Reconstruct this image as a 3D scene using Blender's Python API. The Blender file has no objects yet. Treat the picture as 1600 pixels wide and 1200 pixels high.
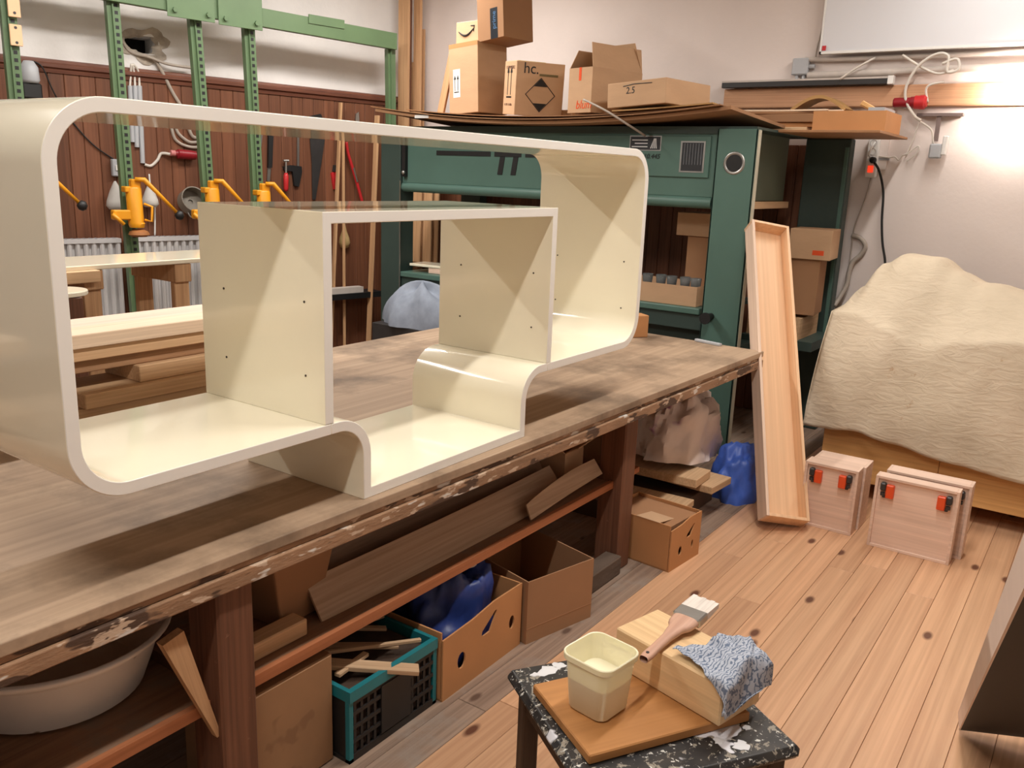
import bpy, math, random
from mathutils import Matrix, Vector, Euler
random.seed(7)
SC = bpy.context.scene
COL = SC.collection

# ------------------------------------------------------------------ camera
F_PX = 1344.46
CAM = Vector((-1.5887, -1.5825, 1.68))
YAW, PITCH, ROLL = math.radians(34.80), math.radians(-13.71), math.radians(2.18)
FWD = Vector((math.cos(PITCH)*math.cos(YAW), math.cos(PITCH)*math.sin(YAW), math.sin(PITCH)))
_r = Vector((math.sin(YAW), -math.cos(YAW), 0)); _u = _r.cross(FWD)
RGT = math.cos(ROLL)*_r + math.sin(ROLL)*_u
UP = -math.sin(ROLL)*_r + math.cos(ROLL)*_u
cam_data = bpy.data.cameras.new('camera')
cam_data.sensor_width = 36.0
cam_data.lens = 36.0*F_PX/1600.0
cam_data.clip_start = 0.05
cam = bpy.data.objects.new('camera', cam_data)
COL.objects.link(cam)
cam.matrix_world = Matrix(((RGT.x, UP.x, -FWD.x, CAM.x), (RGT.y, UP.y, -FWD.y, CAM.y), (RGT.z, UP.z, -FWD.z, CAM.z), (0, 0, 0, 1)))
SC.camera = cam

# ------------------------------------------------------------------ world, exposure
w = bpy.data.worlds.new('world'); SC.world = w; w.use_nodes = True
w.node_tree.nodes['Background'].inputs[0].default_value = (0.8, 0.85, 0.9, 1)
w.node_tree.nodes['Background'].inputs[1].default_value = 0.25
SC.view_settings.view_transform = 'Standard'
SC.view_settings.look = 'None'
SC.view_settings.gamma = 1
SC.view_settings.use_curve_mapping = False
SC.view_settings.exposure = -0.60
SC.cycles.max_bounces = 7; SC.cycles.diffuse_bounces = 4; SC.cycles.glossy_bounces = 4
LAMP_W = 70.0         # watts of each assumed ceiling tube fixture
LAMP_COL = (1.0, 0.96, 0.91)
ASSUMED_WALL_LAMP_W = 110.0  # watts of the unseen lamp assumed on the end wall
ASSUMED_WALL_LAMP_COL = (1.0, 0.86, 0.76)

# ------------------------------------------------------------------ measuring helpers (a sight line met with a plane of the room)
def ray(u, v):
    return (FWD + RGT*((u-800)/F_PX) - UP*((v-600)/F_PX))
def at_x(u, v, x):
    d = ray(u, v); return CAM + d*((x-CAM.x)/d.x)
def at_y(u, v, y):
    d = ray(u, v); return CAM + d*((y-CAM.y)/d.y)
def at_z(u, v, z):
    d = ray(u, v); return CAM + d*((z-CAM.z)/d.z)
def at_plane(u, v, p0, n):
    d = ray(u, v); return CAM + d*((Vector(p0)-CAM).dot(n)/d.dot(n))

# ------------------------------------------------------------------ mesh helpers
def V(*a): return Vector(a)
def frame(o, xdir, zdir=(0, 0, 1)):
    """matrix with origin o, local x along xdir, local z near zdir"""
    x = Vector(xdir).normalized(); z = Vector(zdir); y = z.cross(x).normalized(); z = x.cross(y).normalized()
    return Matrix(((x.x, y.x, z.x, o[0]), (x.y, y.y, z.y, o[1]), (x.z, y.z, z.z, o[2]), (0, 0, 0, 1)))
def rotz(o, deg): return Matrix.Translation(Vector(o)) @ Matrix.Rotation(math.radians(deg), 4, 'Z')

class B:
    """collects shapes, then links them as ONE mesh object"""
    def __init__(s): s.v = []; s.f = []
    def add(s, vs, fs, m=None):
        n = len(s.v)
        s.v += [tuple(m @ Vector(p)) if m is not None else tuple(p) for p in vs]
        s.f += [tuple(i+n for i in f) for f in fs]; return s
    def hexa(s, b4, t4):
        return s.add(list(b4)+list(t4), [(3, 2, 1, 0), (4, 5, 6, 7), (0, 1, 5, 4), (1, 2, 6, 5), (2, 3, 7, 6), (3, 0, 4, 7)])
    def box(s, a, b, m=None):
        x0, y0, z0 = (min(a[i], b[i]) for i in range(3)); x1, y1, z1 = (max(a[i], b[i]) for i in range(3))
        return s.add([(x0, y0, z0), (x1, y0, z0), (x1, y1, z0), (x0, y1, z0), (x0, y0, z1), (x1, y0, z1), (x1, y1, z1), (x0, y1, z1)],
                     [(3, 2, 1, 0), (4, 5, 6, 7), (0, 1, 5, 4), (1, 2, 6, 5), (2, 3, 7, 6), (3, 0, 4, 7)], m)
    def bbox(s, a, b, r=.004, m=None):
        """box with chamfered vertical and horizontal edges (cheap bevel)"""
        x0, y0, z0 = (min(a[i], b[i]) for i in range(3)); x1, y1, z1 = (max(a[i], b[i]) for i in range(3))
        r = min(r, (x1-x0)*.45, (y1-y0)*.45, (z1-z0)*.45)
        def ring(d, z): return [(x0+d, y0+r, z), (x0+r, y0+d, z), (x1-r, y0+d, z), (x1-d, y0+r, z), (x1-d, y1-r, z), (x1-r, y1-d, z), (x0+r, y1-d, z), (x0+d, y1-r, z)]
        rings = [ring(r*.9, z0), ring(0, z0+r), ring(0, z1-r), ring(r*.9, z1)]
        vs = [p for q in rings for p in q]; fs = [tuple(range(7, -1, -1)), tuple(range(24, 32))]
        for k in range(3):
            for i in range(8): j = (i+1) % 8; fs.append((k*8+i, k*8+j, k*8+8+j, k*8+8+i))
        return s.add(vs, fs, m)
    def tube(s, pts, r, n=8, caps=True, closed=False):
        pts = [Vector(p) for p in pts]; R = r if isinstance(r, (list, tuple)) else [r]*len(pts)
        base = len(s.v); prev = None
        for i, p in enumerate(pts):
            a = pts[i-1] if i else pts[0]; c = pts[i+1] if i+1 < len(pts) else pts[-1]
            t = (c-a).normalized()
            if prev is None:
                ref = Vector((0, 0, 1)) if abs(t.z) < .9 else Vector((1, 0, 0)); x = t.cross(ref).normalized()
            else: x = (prev - t*prev.dot(t)).normalized()
            prev = x; y = t.cross(x)
            for k in range(n):
                an = 2*math.pi*k/n; s.v.append(tuple(p + (x*math.cos(an)+y*math.sin(an))*R[i]))
        for i in range(len(pts)-1):
            for k in range(n):
                j = (k+1) % n; s.f.append((base+i*n+k, base+i*n+j, base+(i+1)*n+j, base+(i+1)*n+k))
        if caps:
            s.f.append(tuple(base+k for k in range(n-1, -1, -1))); e = base+(len(pts)-1)*n; s.f.append(tuple(e+k for k in range(n)))
        return s
    def cyl(s, p0, p1, r0, r1=None, n=16): return s.tube([p0, p1], [r0, r0 if r1 is None else r1], n)
    def lathe(s, prof, n=24, m=None, cap0=True, cap1=True):
        vs = []; fs = []
        for r, z in prof:
            for k in range(n): a = 2*math.pi*k/n; vs.append((r*math.cos(a), r*math.sin(a), z))
        for i in range(len(prof)-1):
            for k in range(n): j = (k+1) % n; fs.append((i*n+k, i*n+j, (i+1)*n+j, (i+1)*n+k))
        if cap0: fs.append(tuple(range(n-1, -1, -1)))
        if cap1: fs.append(tuple((len(prof)-1)*n+k for k in range(n)))
        return s.add(vs, fs, m)
    def prism(s, poly, d0, d1, m=None):
        """polygon in local (x,z) swept along local y from d0 to d1"""
        n = len(poly); vs = [(x, d0, z) for x, z in poly]+[(x, d1, z) for x, z in poly]
        fs = [tuple(range(n)), tuple(range(2*n-1, n-1, -1))]
        for i in range(n): j = (i+1) % n; fs.append((j, i, n+i, n+j))
        return s.add(vs, fs, m)
    def strip(s, inner, outer, d0, d1, closed=False, m=None):
        """band between two polylines in (x,z) swept along y"""
        n = len(inner); vs = []
        for y in (d0, d1): vs += [(x, y, z) for x, z in inner]; vs += [(x, y, z) for x, z in outer]
        fs = []; rg = range(n) if closed else range(n-1)
        for i in rg:
            j = (i+1) % n
            fs += [(i, j, n+j, n+i), (2*n+j, 2*n+i, 3*n+i, 3*n+j), (j, i, 2*n+i, 2*n+j), (n+i, n+j, 3*n+j, 3*n+i)]
        if not closed: fs += [(0, n, 3*n, 2*n), (n-1, 2*n-1+0, 4*n-1, 3*n-1)]
        return s.add(vs, fs, m)
    def grid(s, fn, nu, nv, thick=None, m=None):
        P = [[Vector(fn(i/nu, j/nv)) for j in range(nv+1)] for i in range(nu+1)]
        vs = [p for row in P for p in row]; W = nv+1
        fs = [(i*W+j, (i+1)*W+j, (i+1)*W+j+1, i*W+j+1) for i in range(nu) for j in range(nv)]
        if thick:
            nrm = []
            for i in range(nu+1):
                for j in range(nv+1):
                    a = P[min(i+1, nu)][j]-P[max(i-1, 0)][j]; b = P[i][min(j+1, nv)]-P[i][max(j-1, 0)]
                    n = a.cross(b); nrm.append(n.normalized() if n.length > 1e-9 else Vector((0, 0, 1)))
            N = len(vs); vs = vs+[p-n*thick for p, n in zip(vs, nrm)]
            fs += [tuple(N+q for q in reversed(f)) for f in fs]
            edge = [i*W for i in range(nu+1)]+[nu*W+j for j in range(1, nv+1)]+[i*W+nv for i in range(nu-1, -1, -1)]+[j for j in range(nv-1, 0, -1)]
            for k in range(len(edge)): a, b = edge[k], edge[(k+1) % len(edge)]; fs.append((b, a, N+a, N+b))
        return s.add(vs, fs, m)
    def mesh(s, name):
        me = bpy.data.meshes.new(name); me.from_pydata(s.v, [], s.f); me.validate(); me.update(); return me
    def obj(s, name, mat, parent=None, mw=None, smooth=False, bevel=0, sub=0, solid=0):
        me = s.mesh(name); o = bpy.data.objects.new(name, me); COL.objects.link(o)
        if mat is not None: me.materials.append(mat)
        import bmesh
        bm = bmesh.new(); bm.from_mesh(me); bmesh.ops.recalc_face_normals(bm, faces=bm.faces); bm.to_mesh(me); bm.free()
        if smooth:
            me.polygons.foreach_set('use_smooth', [True]*len(me.polygons))
            if smooth == 'auto': me.set_sharp_from_angle(angle=math.radians(38))
        if parent is not None: o.parent = parent
        if mw is not None: o.matrix_local = mw
        if solid:
            q = o.modifiers.new('solid', 'SOLIDIFY'); q.thickness = solid; q.offset = -1
        if bevel:
            q = o.modifiers.new('bevel', 'BEVEL'); q.width = bevel; q.segments = 2; q.limit_method = 'ANGLE'; q.angle_limit = math.radians(40)
        if sub:
            q = o.modifiers.new('sub', 'SUBSURF'); q.levels = sub; q.render_levels = sub
        return o
def tag(o, label, cat, group=None, kind=None):
    o['label'] = label; o['category'] = cat
    if group: o['group'] = group
    if kind: o['kind'] = kind
    return o
def struct(o, label=None):
    o['kind'] = 'structure'
    if label: o['label'] = label
    return o
def thing(name, label, cat, mw=None, group=None):
    o = bpy.data.objects.new(name, None); COL.objects.link(o); o.empty_display_size = .05
    if mw is not None: o.matrix_world = mw if isinstance(mw, Matrix) else Matrix.Translation(Vector(mw))
    return tag(o, label, cat, group)
def copy_tree(o, parent=None, mw=None):
    c = o.copy(); COL.objects.link(c); c.parent = parent
    if mw is not None: c.matrix_local = mw
    for ch in list(o.children): copy_tree(ch, c)
    return c
def text(name, body, size, mat, parent, mw, extrude=.0006, align='LEFT', shear=0.0):
    cu = bpy.data.curves.new(name, 'FONT'); cu.body = body; cu.size = size; cu.extrude = extrude; cu.align_x = align; cu.shear = shear
    tmp = bpy.data.objects.new(name, cu); me = bpy.data.meshes.new_from_object(tmp); bpy.data.objects.remove(tmp)
    me.materials.clear(); me.materials.append(mat); o = bpy.data.objects.new(name, me); COL.objects.link(o); o.parent = parent; o.matrix_local = mw
    return o
def wallmat(o, right, up):
    """matrix for lettering: local x = right, local y = up"""
    x = Vector(right).normalized(); y = Vector(up).normalized(); z = x.cross(y)
    return Matrix(((x.x, y.x, z.x, o[0]), (x.y, y.y, z.y, o[1]), (x.z, y.z, z.z, o[2]), (0, 0, 0, 1)))
def smooth_path(pts, n=6):
    """Catmull-Rom through points"""
    P = [Vector(p) for p in pts]; out = []
    for i in range(len(P)-1):
        p0 = P[max(i-1, 0)]; p1 = P[i]; p2 = P[i+1]; p3 = P[min(i+2, len(P)-1)]
        for k in range(n):
            t = k/n; out.append(.5*((2*p1)+(p2-p0)*t+(2*p0-5*p1+4*p2-p3)*t*t+(3*p1-p0-3*p2+p3)*t*t*t))
    out.append(P[-1]); return out
def lin(c):
    return tuple((x/12.92 if x <= .04045 else ((x+.055)/1.055)**2.4) for x in (c[0]/255, c[1]/255, c[2]/255))

# ------------------------------------------------------------------ materials
def _base(name, rough, spec=.5, metal=0, coat=0):
    m = bpy.data.materials.new(name); m.use_nodes = True; nt = m.node_tree
    b = nt.nodes['Principled BSDF']; b.inputs['Roughness'].default_value = rough; b.inputs['Metallic'].default_value = metal
    b.inputs['Specular IOR Level'].default_value = spec; b.inputs['Coat Weight'].default_value = coat
    return m, nt, b
def _coords(nt, scale, rnd=True):
    tc = nt.nodes.new('ShaderNodeTexCoord'); mp = nt.nodes.new('ShaderNodeMapping'); mp.inputs['Scale'].default_value = scale
    nt.links.new(tc.outputs['Object'], mp.inputs['Vector'])
    if rnd:
        oi = nt.nodes.new('ShaderNodeObjectInfo'); mu = nt.nodes.new('ShaderNodeMath'); mu.operation = 'MULTIPLY'; mu.inputs[1].default_value = 37.0
        nt.links.new(oi.outputs['Random'], mu.inputs[0]); nt.links.new(mu.outputs[0], mp.inputs['Location'])
    return mp
def _noise(nt, vec, scale, detail=4, rough=.55, dist=0):
    n = nt.nodes.new('ShaderNodeTexNoise'); n.inputs['Scale'].default_value = scale; n.inputs['Detail'].default_value = detail
    n.inputs['Roughness'].default_value = rough; n.inputs['Distortion'].default_value = dist
    nt.links.new(vec, n.inputs['Vector']); return n.outputs['Fac']
def _ramp(nt, fac, stops):
    r = nt.nodes.new('ShaderNodeValToRGB'); e = r.color_ramp.elements
    while len(e) < len(stops): e.new(.5)
    for q, (pos, c) in zip(e, stops): q.position = pos; q.color = (*c, 1) if len(c) == 3 else c
    nt.links.new(fac, r.inputs['Fac']); return r.outputs['Color']
def _mix(nt, fac, a, b, mode='MIX'):
    m = nt.nodes.new('ShaderNodeMix'); m.data_type = 'RGBA'; m.blend_type = mode
    for s, x in ((m.inputs['Factor'], fac), (m.inputs[6], a), (m.inputs[7], b)):
        if isinstance(x, (int, float)): s.default_value = x
        elif isinstance(x, tuple): s.default_value = (*x, 1) if len(x) == 3 else x
        else: nt.links.new(x, s)
    return m.outputs[2]
def _bump(nt, b, h, strength, dist=.01):
    n = nt.nodes.new('ShaderNodeBump'); n.inputs['Strength'].default_value = strength; n.inputs['Distance'].default_value = dist
    nt.links.new(h, n.inputs['Height']); nt.links.new(n.outputs['Normal'], b.inputs['Normal'])
def _rndval(nt, amount):
    oi = nt.nodes.new('ShaderNodeObjectInfo'); mr = nt.nodes.new('ShaderNodeMapRange'); mr.inputs['To Min'].default_value = 1-amount; mr.inputs['To Max'].default_value = 1+amount
    nt.links.new(oi.outputs['Random'], mr.inputs['Value']); cb = nt.nodes.new('ShaderNodeCombineColor')
    for i in range(3): nt.links.new(mr.outputs[0], cb.inputs[i])
    return cb.outputs[0]
def mul(c, k): return tuple(min(1, x*k) for x in c)
def plain(name, rgb, rough=.55, var=.08, scale=6, spec=.5, metal=0, bump=0, bscale=80, stretch=(1, 1, 1), rnd=0, coat=0, spots=None):
    """spots = (rgb, scale, threshold)"""
    c = lin(rgb); m, nt, b = _base(name, rough, spec, metal, coat); mp = _coords(nt, stretch)
    col = _ramp(nt, _noise(nt, mp.outputs[0], scale), [(.3, mul(c, 1-var)), (.7, mul(c, 1+var))])
    if spots:
        for rgb2, sc, th in (spots if isinstance(spots, list) else [spots]):
            f = _ramp(nt, _noise(nt, mp.outputs[0], sc, 3, .6), [(th, (0, 0, 0)), (th+.03, (1, 1, 1))]); col = _mix(nt, f, col, lin(rgb2))
    if rnd: col = _mix(nt, 1.0, col, _rndval(nt, rnd), 'MULTIPLY')
    nt.links.new(col, b.inputs['Base Color'])
    if bump: _bump(nt, b, _noise(nt, mp.outputs[0], bscale, 3), bump)
    return m
def wood(name, rgb1, rgb2, axis=0, grain=9, rough=.55, rnd=.12, knots=None, bump=.12, dirt=None, spec=.4, contrast=(.32, .68)):
    """procedural timber, grain along the local axis; knots = (rgb, scale, threshold)"""
    m, nt, b = _base(name, rough, spec); st = [1.0]*3; st[axis] = .07
    mp = _coords(nt, tuple(st)); c1, c2 = lin(rgb1), lin(rgb2)
    n1 = _noise(nt, mp.outputs[0], grain*2.2, 5, .6, .8)
    col = _ramp(nt, n1, [(contrast[0], c1), (contrast[1], c2)])
    st2 = [1.0]*3; st2[axis] = .015; mp2 = _coords(nt, tuple(st2)); n2 = _noise(nt, mp2.outputs[0], grain*14, 2)
    col = _mix(nt, .35, col, _ramp(nt, n2, [(.35, mul(c1, .8)), (.65, mul(c2, 1.08))]))
    if knots:
        st3 = [1.0]*3; st3[axis] = .45; mp3 = _coords(nt, tuple(st3)); vo = nt.nodes.new('ShaderNodeTexVoronoi'); vo.inputs['Scale'].default_value = knots[1]; vo.voronoi_dimensions = '3D' if axis == 2 else '2D'
        nt.links.new(mp3.outputs[0], vo.inputs['Vector'])
        f = _ramp(nt, vo.outputs['Distance'], [(knots[2]*.5, (1, 1, 1)), (knots[2], (0, 0, 0))]); col = _mix(nt, f, col, lin(knots[0]))
    if dirt:
        mp4 = _coords(nt, (1, 1, 1), False); f = _ramp(nt, _noise(nt, mp4.outputs[0], dirt[1], 6, .65), [(dirt[2], (0, 0, 0)), (dirt[2]+.18, (1, 1, 1))]); col = _mix(nt, f, col, lin(dirt[0]))
    if rnd: col = _mix(nt, 1.0, col, _rndval(nt, rnd), 'MULTIPLY')
    nt.links.new(col, b.inputs['Base Color'])
    if bump: _bump(nt, b, n2, bump, .002)
    return m
def emit(name, rgb, strength):
    m = bpy.data.materials.new(name); m.use_nodes = True; nt = m.node_tree; b = nt.nodes['Principled BSDF']
    b.inputs['Base Color'].default_value = (*lin(rgb), 1); b.inputs['Emission Color'].default_value = (*lin(rgb), 1); b.inputs['Emission Strength'].default_value = strength
    return m
def glass(name, rgb=(235, 240, 240), rough=.02, ior=1.45):
    m, nt, b = _base(name, rough); b.inputs['Base Color'].default_value = (*lin(rgb), 1); b.inputs['Transmission Weight'].default_value = .9; b.inputs['IOR'].default_value = ior
    return m

PLASTER = plain('plaster_white', (226, 222, 219), .9, .05, 2.5, bump=.25, bscale=25, spec=.2)
PLASTER_R = plain('plaster_painted', (228, 216, 210), .85, .04, 1.5, bump=.12, bscale=30, spec=.2)
CEIL = plain('ceiling_paint', (225, 222, 216), .9, .03, 2)
WAIN = wood('wainscot_stain', (98, 60, 42), (128, 82, 58), 2, 5, .5, .2, ((62, 34, 24), 2.2, .05), .1)
WAINCAP = wood('wainscot_cap_stain', (88, 50, 38), (122, 74, 54), 0, 8, .5, .05)
PINE = wood('pine_floor', (196, 146, 110), (222, 178, 140), 0, 4, .42, .13, ((104, 64, 46), 3.4, .07), .05, spec=.5, contrast=(.25, .75))
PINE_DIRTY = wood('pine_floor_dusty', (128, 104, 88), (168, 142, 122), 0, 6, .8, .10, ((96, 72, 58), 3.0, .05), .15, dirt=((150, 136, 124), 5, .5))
SUBFLOOR = plain('subfloor', (110, 82, 62), .9)
CREAM = plain('cream_lacquer', (242, 234, 211), .11, .012, 3, spec=.5, coat=.35)
CREAM_EDGE = plain('cream_edge_lacquer', (236, 232, 224), .2, .012, 3, spec=.5)
BENCH = wood('bench_top_worn', (160, 134, 110), (184, 158, 132), 0, 3, .6, 0, None, .06, dirt=((124, 104, 85), 2.3, .47))
BENCH_EDGE = plain('bench_edge_stained', (150, 116, 88), .7, .22, 14, bump=.25, bscale=60, stretch=(.5, 1, 1.6), spots=[((82, 60, 46), 9, .54), ((196, 170, 146), 22, .58), ((214, 208, 200), 11, .64), ((70, 68, 72), 7, .72)])
LEG = wood('leg_redbrown', (88, 56, 40), (122, 80, 58), 2, 8, .55, .08, None, .2, dirt=((172, 130, 104), 26, .66))
RAW = wood('raw_oak', (196, 156, 116), (222, 186, 146), 0, 8, .65, .14, None, .2)
RAWPALE = wood('raw_ash', (222, 194, 164), (240, 216, 190), 0, 8, .6, .06, None, .15)
RAWZ = wood('raw_timber_upright', (182, 138, 98), (212, 170, 128), 2, 8, .65, .14, None, .2)
BIRCH = wood('birch_ply', (232, 188, 146), (246, 208, 168), 0, 5, .5, .05, None, .05)
BIRCH_PALE = wood('birch_ply_pale', (222, 190, 170), (238, 208, 188), 0, 5, .55, .05, None, .08)
PINEW = wood('pine_panel', (206, 152, 92), (226, 178, 116), 1, 6, .5, .06, ((150, 96, 56), 2.4, .05), .1)
CARD = plain('cardboard', (196, 160, 126), .8, .06, 3, spec=.25, rnd=.09, bump=.1, bscale=30, stretch=(1, 1, 3))
CARD_DK = plain('cardboard_dark', (162, 122, 90), .85, .06, 3, spec=.2, rnd=.08)
CARD_IN = plain('cardboard_inside', (170, 126, 92), .85, .06, 3, spec=.2)
CARD_OR = plain('cardboard_orange', (192, 138, 92), .8, .06, 4, spec=.2)
GREEN = plain('press_green', (82, 112, 102), .42, .08, 2.5, spec=.45)
GREEN_DK = plain('press_green_dark', (54, 70, 65), .5, .1, 2.5)
RACK = plain('rack_green', (94, 118, 84), .45, .08, 4, spec=.45)
BLACK = plain('black_paint', (26, 26, 27), .5, .1)
RUBBER = plain('black_rubber', (24, 23, 23), .6, .1)
YELLOW = plain('clamp_yellow', (222, 150, 28), .4, .08, 6)
STEEL = plain('steel', (176, 174, 170), .35, .08, 8, metal=.9)
DKSTEEL = plain('dark_steel', (74, 72, 72), .5, .12, 8, metal=.7)
WHITEP = plain('white_plastic', (232, 230, 226), .4, .03)
GREYP = plain('grey_plastic', (178, 180, 184), .45, .04)
CABLEW = plain('white_cable', (214, 206, 196), .5, .05)
CABLEG = plain('grey_cable', (170, 158, 146), .55, .05)
RED = plain('red_plastic', (196, 44, 48), .4, .08)
REDDK = plain('dark_red_plastic', (140, 22, 34), .4, .08)
ORANGE = plain('orange_plastic', (226, 82, 36), .4, .05)
WBOARD = plain('white_enamel', (222, 222, 226), .10, .01, 2, spec=.5)
CONDUIT = plain('conduit_paint', (196, 186, 178), .6, .1, 8)
CANVAS = None
# ------------------------------------------------------------------ unseen ceiling lamps, assumed from shadow edges (rows running along the bench)
LAMP_WHITE = plain('lamp_enamel', (238, 238, 236), .4, .02)
TUBE = emit('lit_tube', (255, 244, 228), 9.0)
def assumed_ceiling_lamp(x, y, label, power=LAMP_W, z=3.40, ln=1.5):
    t = thing('assumed_ceiling_lamp', label, 'lamp', (x, y, z), 'assumed twin-tube ceiling lamps')
    B().prism([(-.085, .03), (.085, .03), (.05, .085), (-.05, .085)], -ln/2, ln/2, Matrix.Rotation(math.radians(90), 4, 'Z')).obj('housing', LAMP_WHITE, t)
    for k in (-1, 1):
        B().cyl((-ln/2+.02, k*.045, .012), (ln/2-.02, k*.045, .012), .013, n=10).obj('tube', TUBE, t, smooth=True)
        for e in (-1, 1): B().box((e*(ln/2-.03), k*.045-.018, -.006), (e*ln/2, k*.045+.018, .034)).obj('socket', LAMP_WHITE, t)
    for e in (-.5, .5): B().cyl((e*ln*.8, 0, .085), (e*ln*.8, 0, 3.6-z), .006, n=6).obj('hanger_rod', STEEL, t)
    ld = bpy.data.lights.new('tube_light', 'AREA'); ld.shape = 'RECTANGLE'; ld.size = ln-.08; ld.size_y = .10; ld.energy = power; ld.color = LAMP_COL
    lo = bpy.data.objects.new('tube_light', ld); COL.objects.link(lo); lo.parent = t; lo.location = (0, 0, -.012)
    return t
assumed_ceiling_lamp(-1.4, -.87, 'assumed white twin-tube ceiling lamp over the bench front, nearest the viewer')
assumed_ceiling_lamp(1.2, -.87, 'assumed white twin-tube ceiling lamp over the bench front, middle of its row')
assumed_ceiling_lamp(3.5, -.87, 'assumed white twin-tube ceiling lamp over the aisle beside the covered machine', LAMP_W*.6)
assumed_ceiling_lamp(-1.2, 2.75, 'assumed white twin-tube ceiling lamp behind the bench, over the timber stack', LAMP_W*1.2)
assumed_ceiling_lamp(1.4, 2.75, 'assumed white twin-tube ceiling lamp behind the bench, before the clamp rack', LAMP_W*1.3)
assumed_ceiling_lamp(3.1, 2.75, 'assumed white twin-tube ceiling lamp above the cartons on the green press', LAMP_W*1.1)

# ------------------------------------------------------------------ room shell
XW = 4.70; YC = 3.95; HC = 3.6
A_W = math.radians(11.2)
DW = Vector((-math.cos(A_W), math.sin(A_W), 0))
WB = frame((XW, YC, 0), DW)             # back wall: local x leftwards from the corner, y into the room, z up
WBI = WB.inverted()
def bw(u, v, n=0.0):
    """sight line met with the plane n metres in front of the back wall, in wall coordinates"""
    nn = WB.to_3x3() @ Vector((0, 1, 0)); p = at_plane(u, v, WB @ Vector((0, n, 0)), nn); return WBI @ p

fl = B().box((-6, -4.2, -.2), (XW+.2, 6.4, -.022)).obj('floor', SUBFLOOR); struct(fl, 'board floor of the workshop')
def plank(x0, x1, y0, wd, mat):
    g = .0006; o = B().bbox((0, g, -.022), (x1-x0-.002, wd-g, 0), .0015).obj('plank', mat, fl, Matrix.Translation((x0, y0, 0)) ); return o
rf = random.Random(3)
PW = .113; y = -.155-PW*27; row = 0
while y < 4.3:
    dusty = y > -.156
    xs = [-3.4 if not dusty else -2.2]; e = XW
    while xs[-1] < e-.01: xs.append(min(e, xs[-1]+rf.uniform(2.0, 3.9)))
    if len(xs) > 2 and xs[-1]-xs[-2] < .5: xs.pop(-2)
    if y > 1.8: xs = [0.2, e]
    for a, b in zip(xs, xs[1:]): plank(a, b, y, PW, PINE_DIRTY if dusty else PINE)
    y += PW; row += 1

# back wall with a broken-out cable hole
hc = bw(224, 72); hs0, hs1, hz0, hz1 = hc.x-.11, hc.x+.13, hc.z-.05, hc.z+.07
wbk = B().box((-.2, -.25, 0), (hs0, 0, HC)).box((hs1, -.25, 0), (8.5, 0, HC)).box((hs0, -.25, 0), (hs1, 0, hz0)).box((hs0, -.25, hz1), (hs1, 0, HC)).obj('wall_back', PLASTER, None, WB)
struct(wbk, 'white plastered back wall above brown wainscot')
ROUGHP = plain('broken_plaster', (172, 160, 146), .95, .25, 12, bump=1, bscale=30)
rh = random.Random(5)
def ragged(u, v):
    a = 2*math.pi*u; rr = 1.0-.5*v; k = 1+.16*math.sin(3*a+1)+.1*math.sin(7*a)+rh.uniform(-.05, .05)
    return (hc.x+.01+.20*k*rr*math.cos(a), .007-.003*v-(.10*(v-.75) if v > .75 else 0), (hz0+hz1)/2+.115*k*rr*math.sin(a))
B().grid(ragged, 36, 6).obj('broken_rim', ROUGHP, wbk, smooth=True)
B().box((hs0-.02, -.30, hz0-.02), (hs1+.02, -.25, hz1+.02)).obj('hole_backing', plain('hole_shade', (30, 26, 23), .95), wbk)  # dark plate painted as the shade deep inside the hole
ZC = 2.29
nb = 0; s = 0.0
bd = B().bbox((.001, 0, 0), (.101, .02, ZC-.04), .004).mesh('wainscot_board'); bd.materials.append(WAIN)
while s < 6.8:
    o = bpy.data.objects.new('wainscot_board', bd); COL.objects.link(o); o.parent = wbk; o.location = (s, 0, 0); s += .102
cap = B().prism([(0, ZC-.06), (.03, ZC-.06), (.034, ZC-.035), (.05, ZC-.025), (.05, ZC-.005), (.036, ZC+.005), (.03, ZC+.02), (0, ZC+.03)], 0, 6.9, Matrix(((0, 1, 0, 0), (1, 0, 0, 0), (0, 0, 1, 0), (0, 0, 0, 1))))
cap.obj('cap_rail', WAINCAP, wbk)

wr = B().box((XW, -4.2, 0), (XW+.25, 4.2, HC)).obj('wall_right', PLASTER_R); struct(wr, 'white painted end wall behind the green press')
bd2 = B().bbox((-.02, .001, 0), (0, .101, 1.95), .004).mesh('wainscot_board'); bd2.materials.append(WAIN)
yy = .30
while yy < 3.9:
    o = bpy.data.objects.new('wainscot_board', bd2); COL.objects.link(o); o.parent = wr; o.location = (XW, yy, 0); yy += .102
o = B().box((-6, -4.2, HC), (XW+.3, 6.6, HC+.1)).obj('ceiling', CEIL); struct(o)
o = B().box((-6.2, -4.4, 0), (-6, 6.6, HC)).obj('wall_left', PLASTER); struct(o)
o = B().box((-6.2, -4.4, 0), (XW+.3, -4.2, HC)).obj('wall_front', PLASTER); struct(o)
# ------------------------------------------------------------------ hero: the cream lacquered shelf unit, standing on its stepped tray
HB = .80
W_T, XBL, XBR, ZBT, ZL, XL, XR, ZT, T, DEP = .776, -.135, .923, .775, .212, -.791, 1.583, .991, .029, .491
def arc(cx, cz, r, a0, a1, n=14):
    return [(cx+r*math.cos(math.radians(a0+(a1-a0)*i/n)), cz+r*math.sin(math.radians(a0+(a1-a0)*i/n))) for i in range(n+1)]
RO = .125; RI = RO-T              # outer ring corners
RS = .115                         # step curve
hero = thing('shelf_unit', 'large cream lacquered shelf unit with rounded corners and a stepped square centre', 'shelf', (0, 0, HB))
def offset_pair(path_fn): return path_fn(0), path_fn(1)
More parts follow.
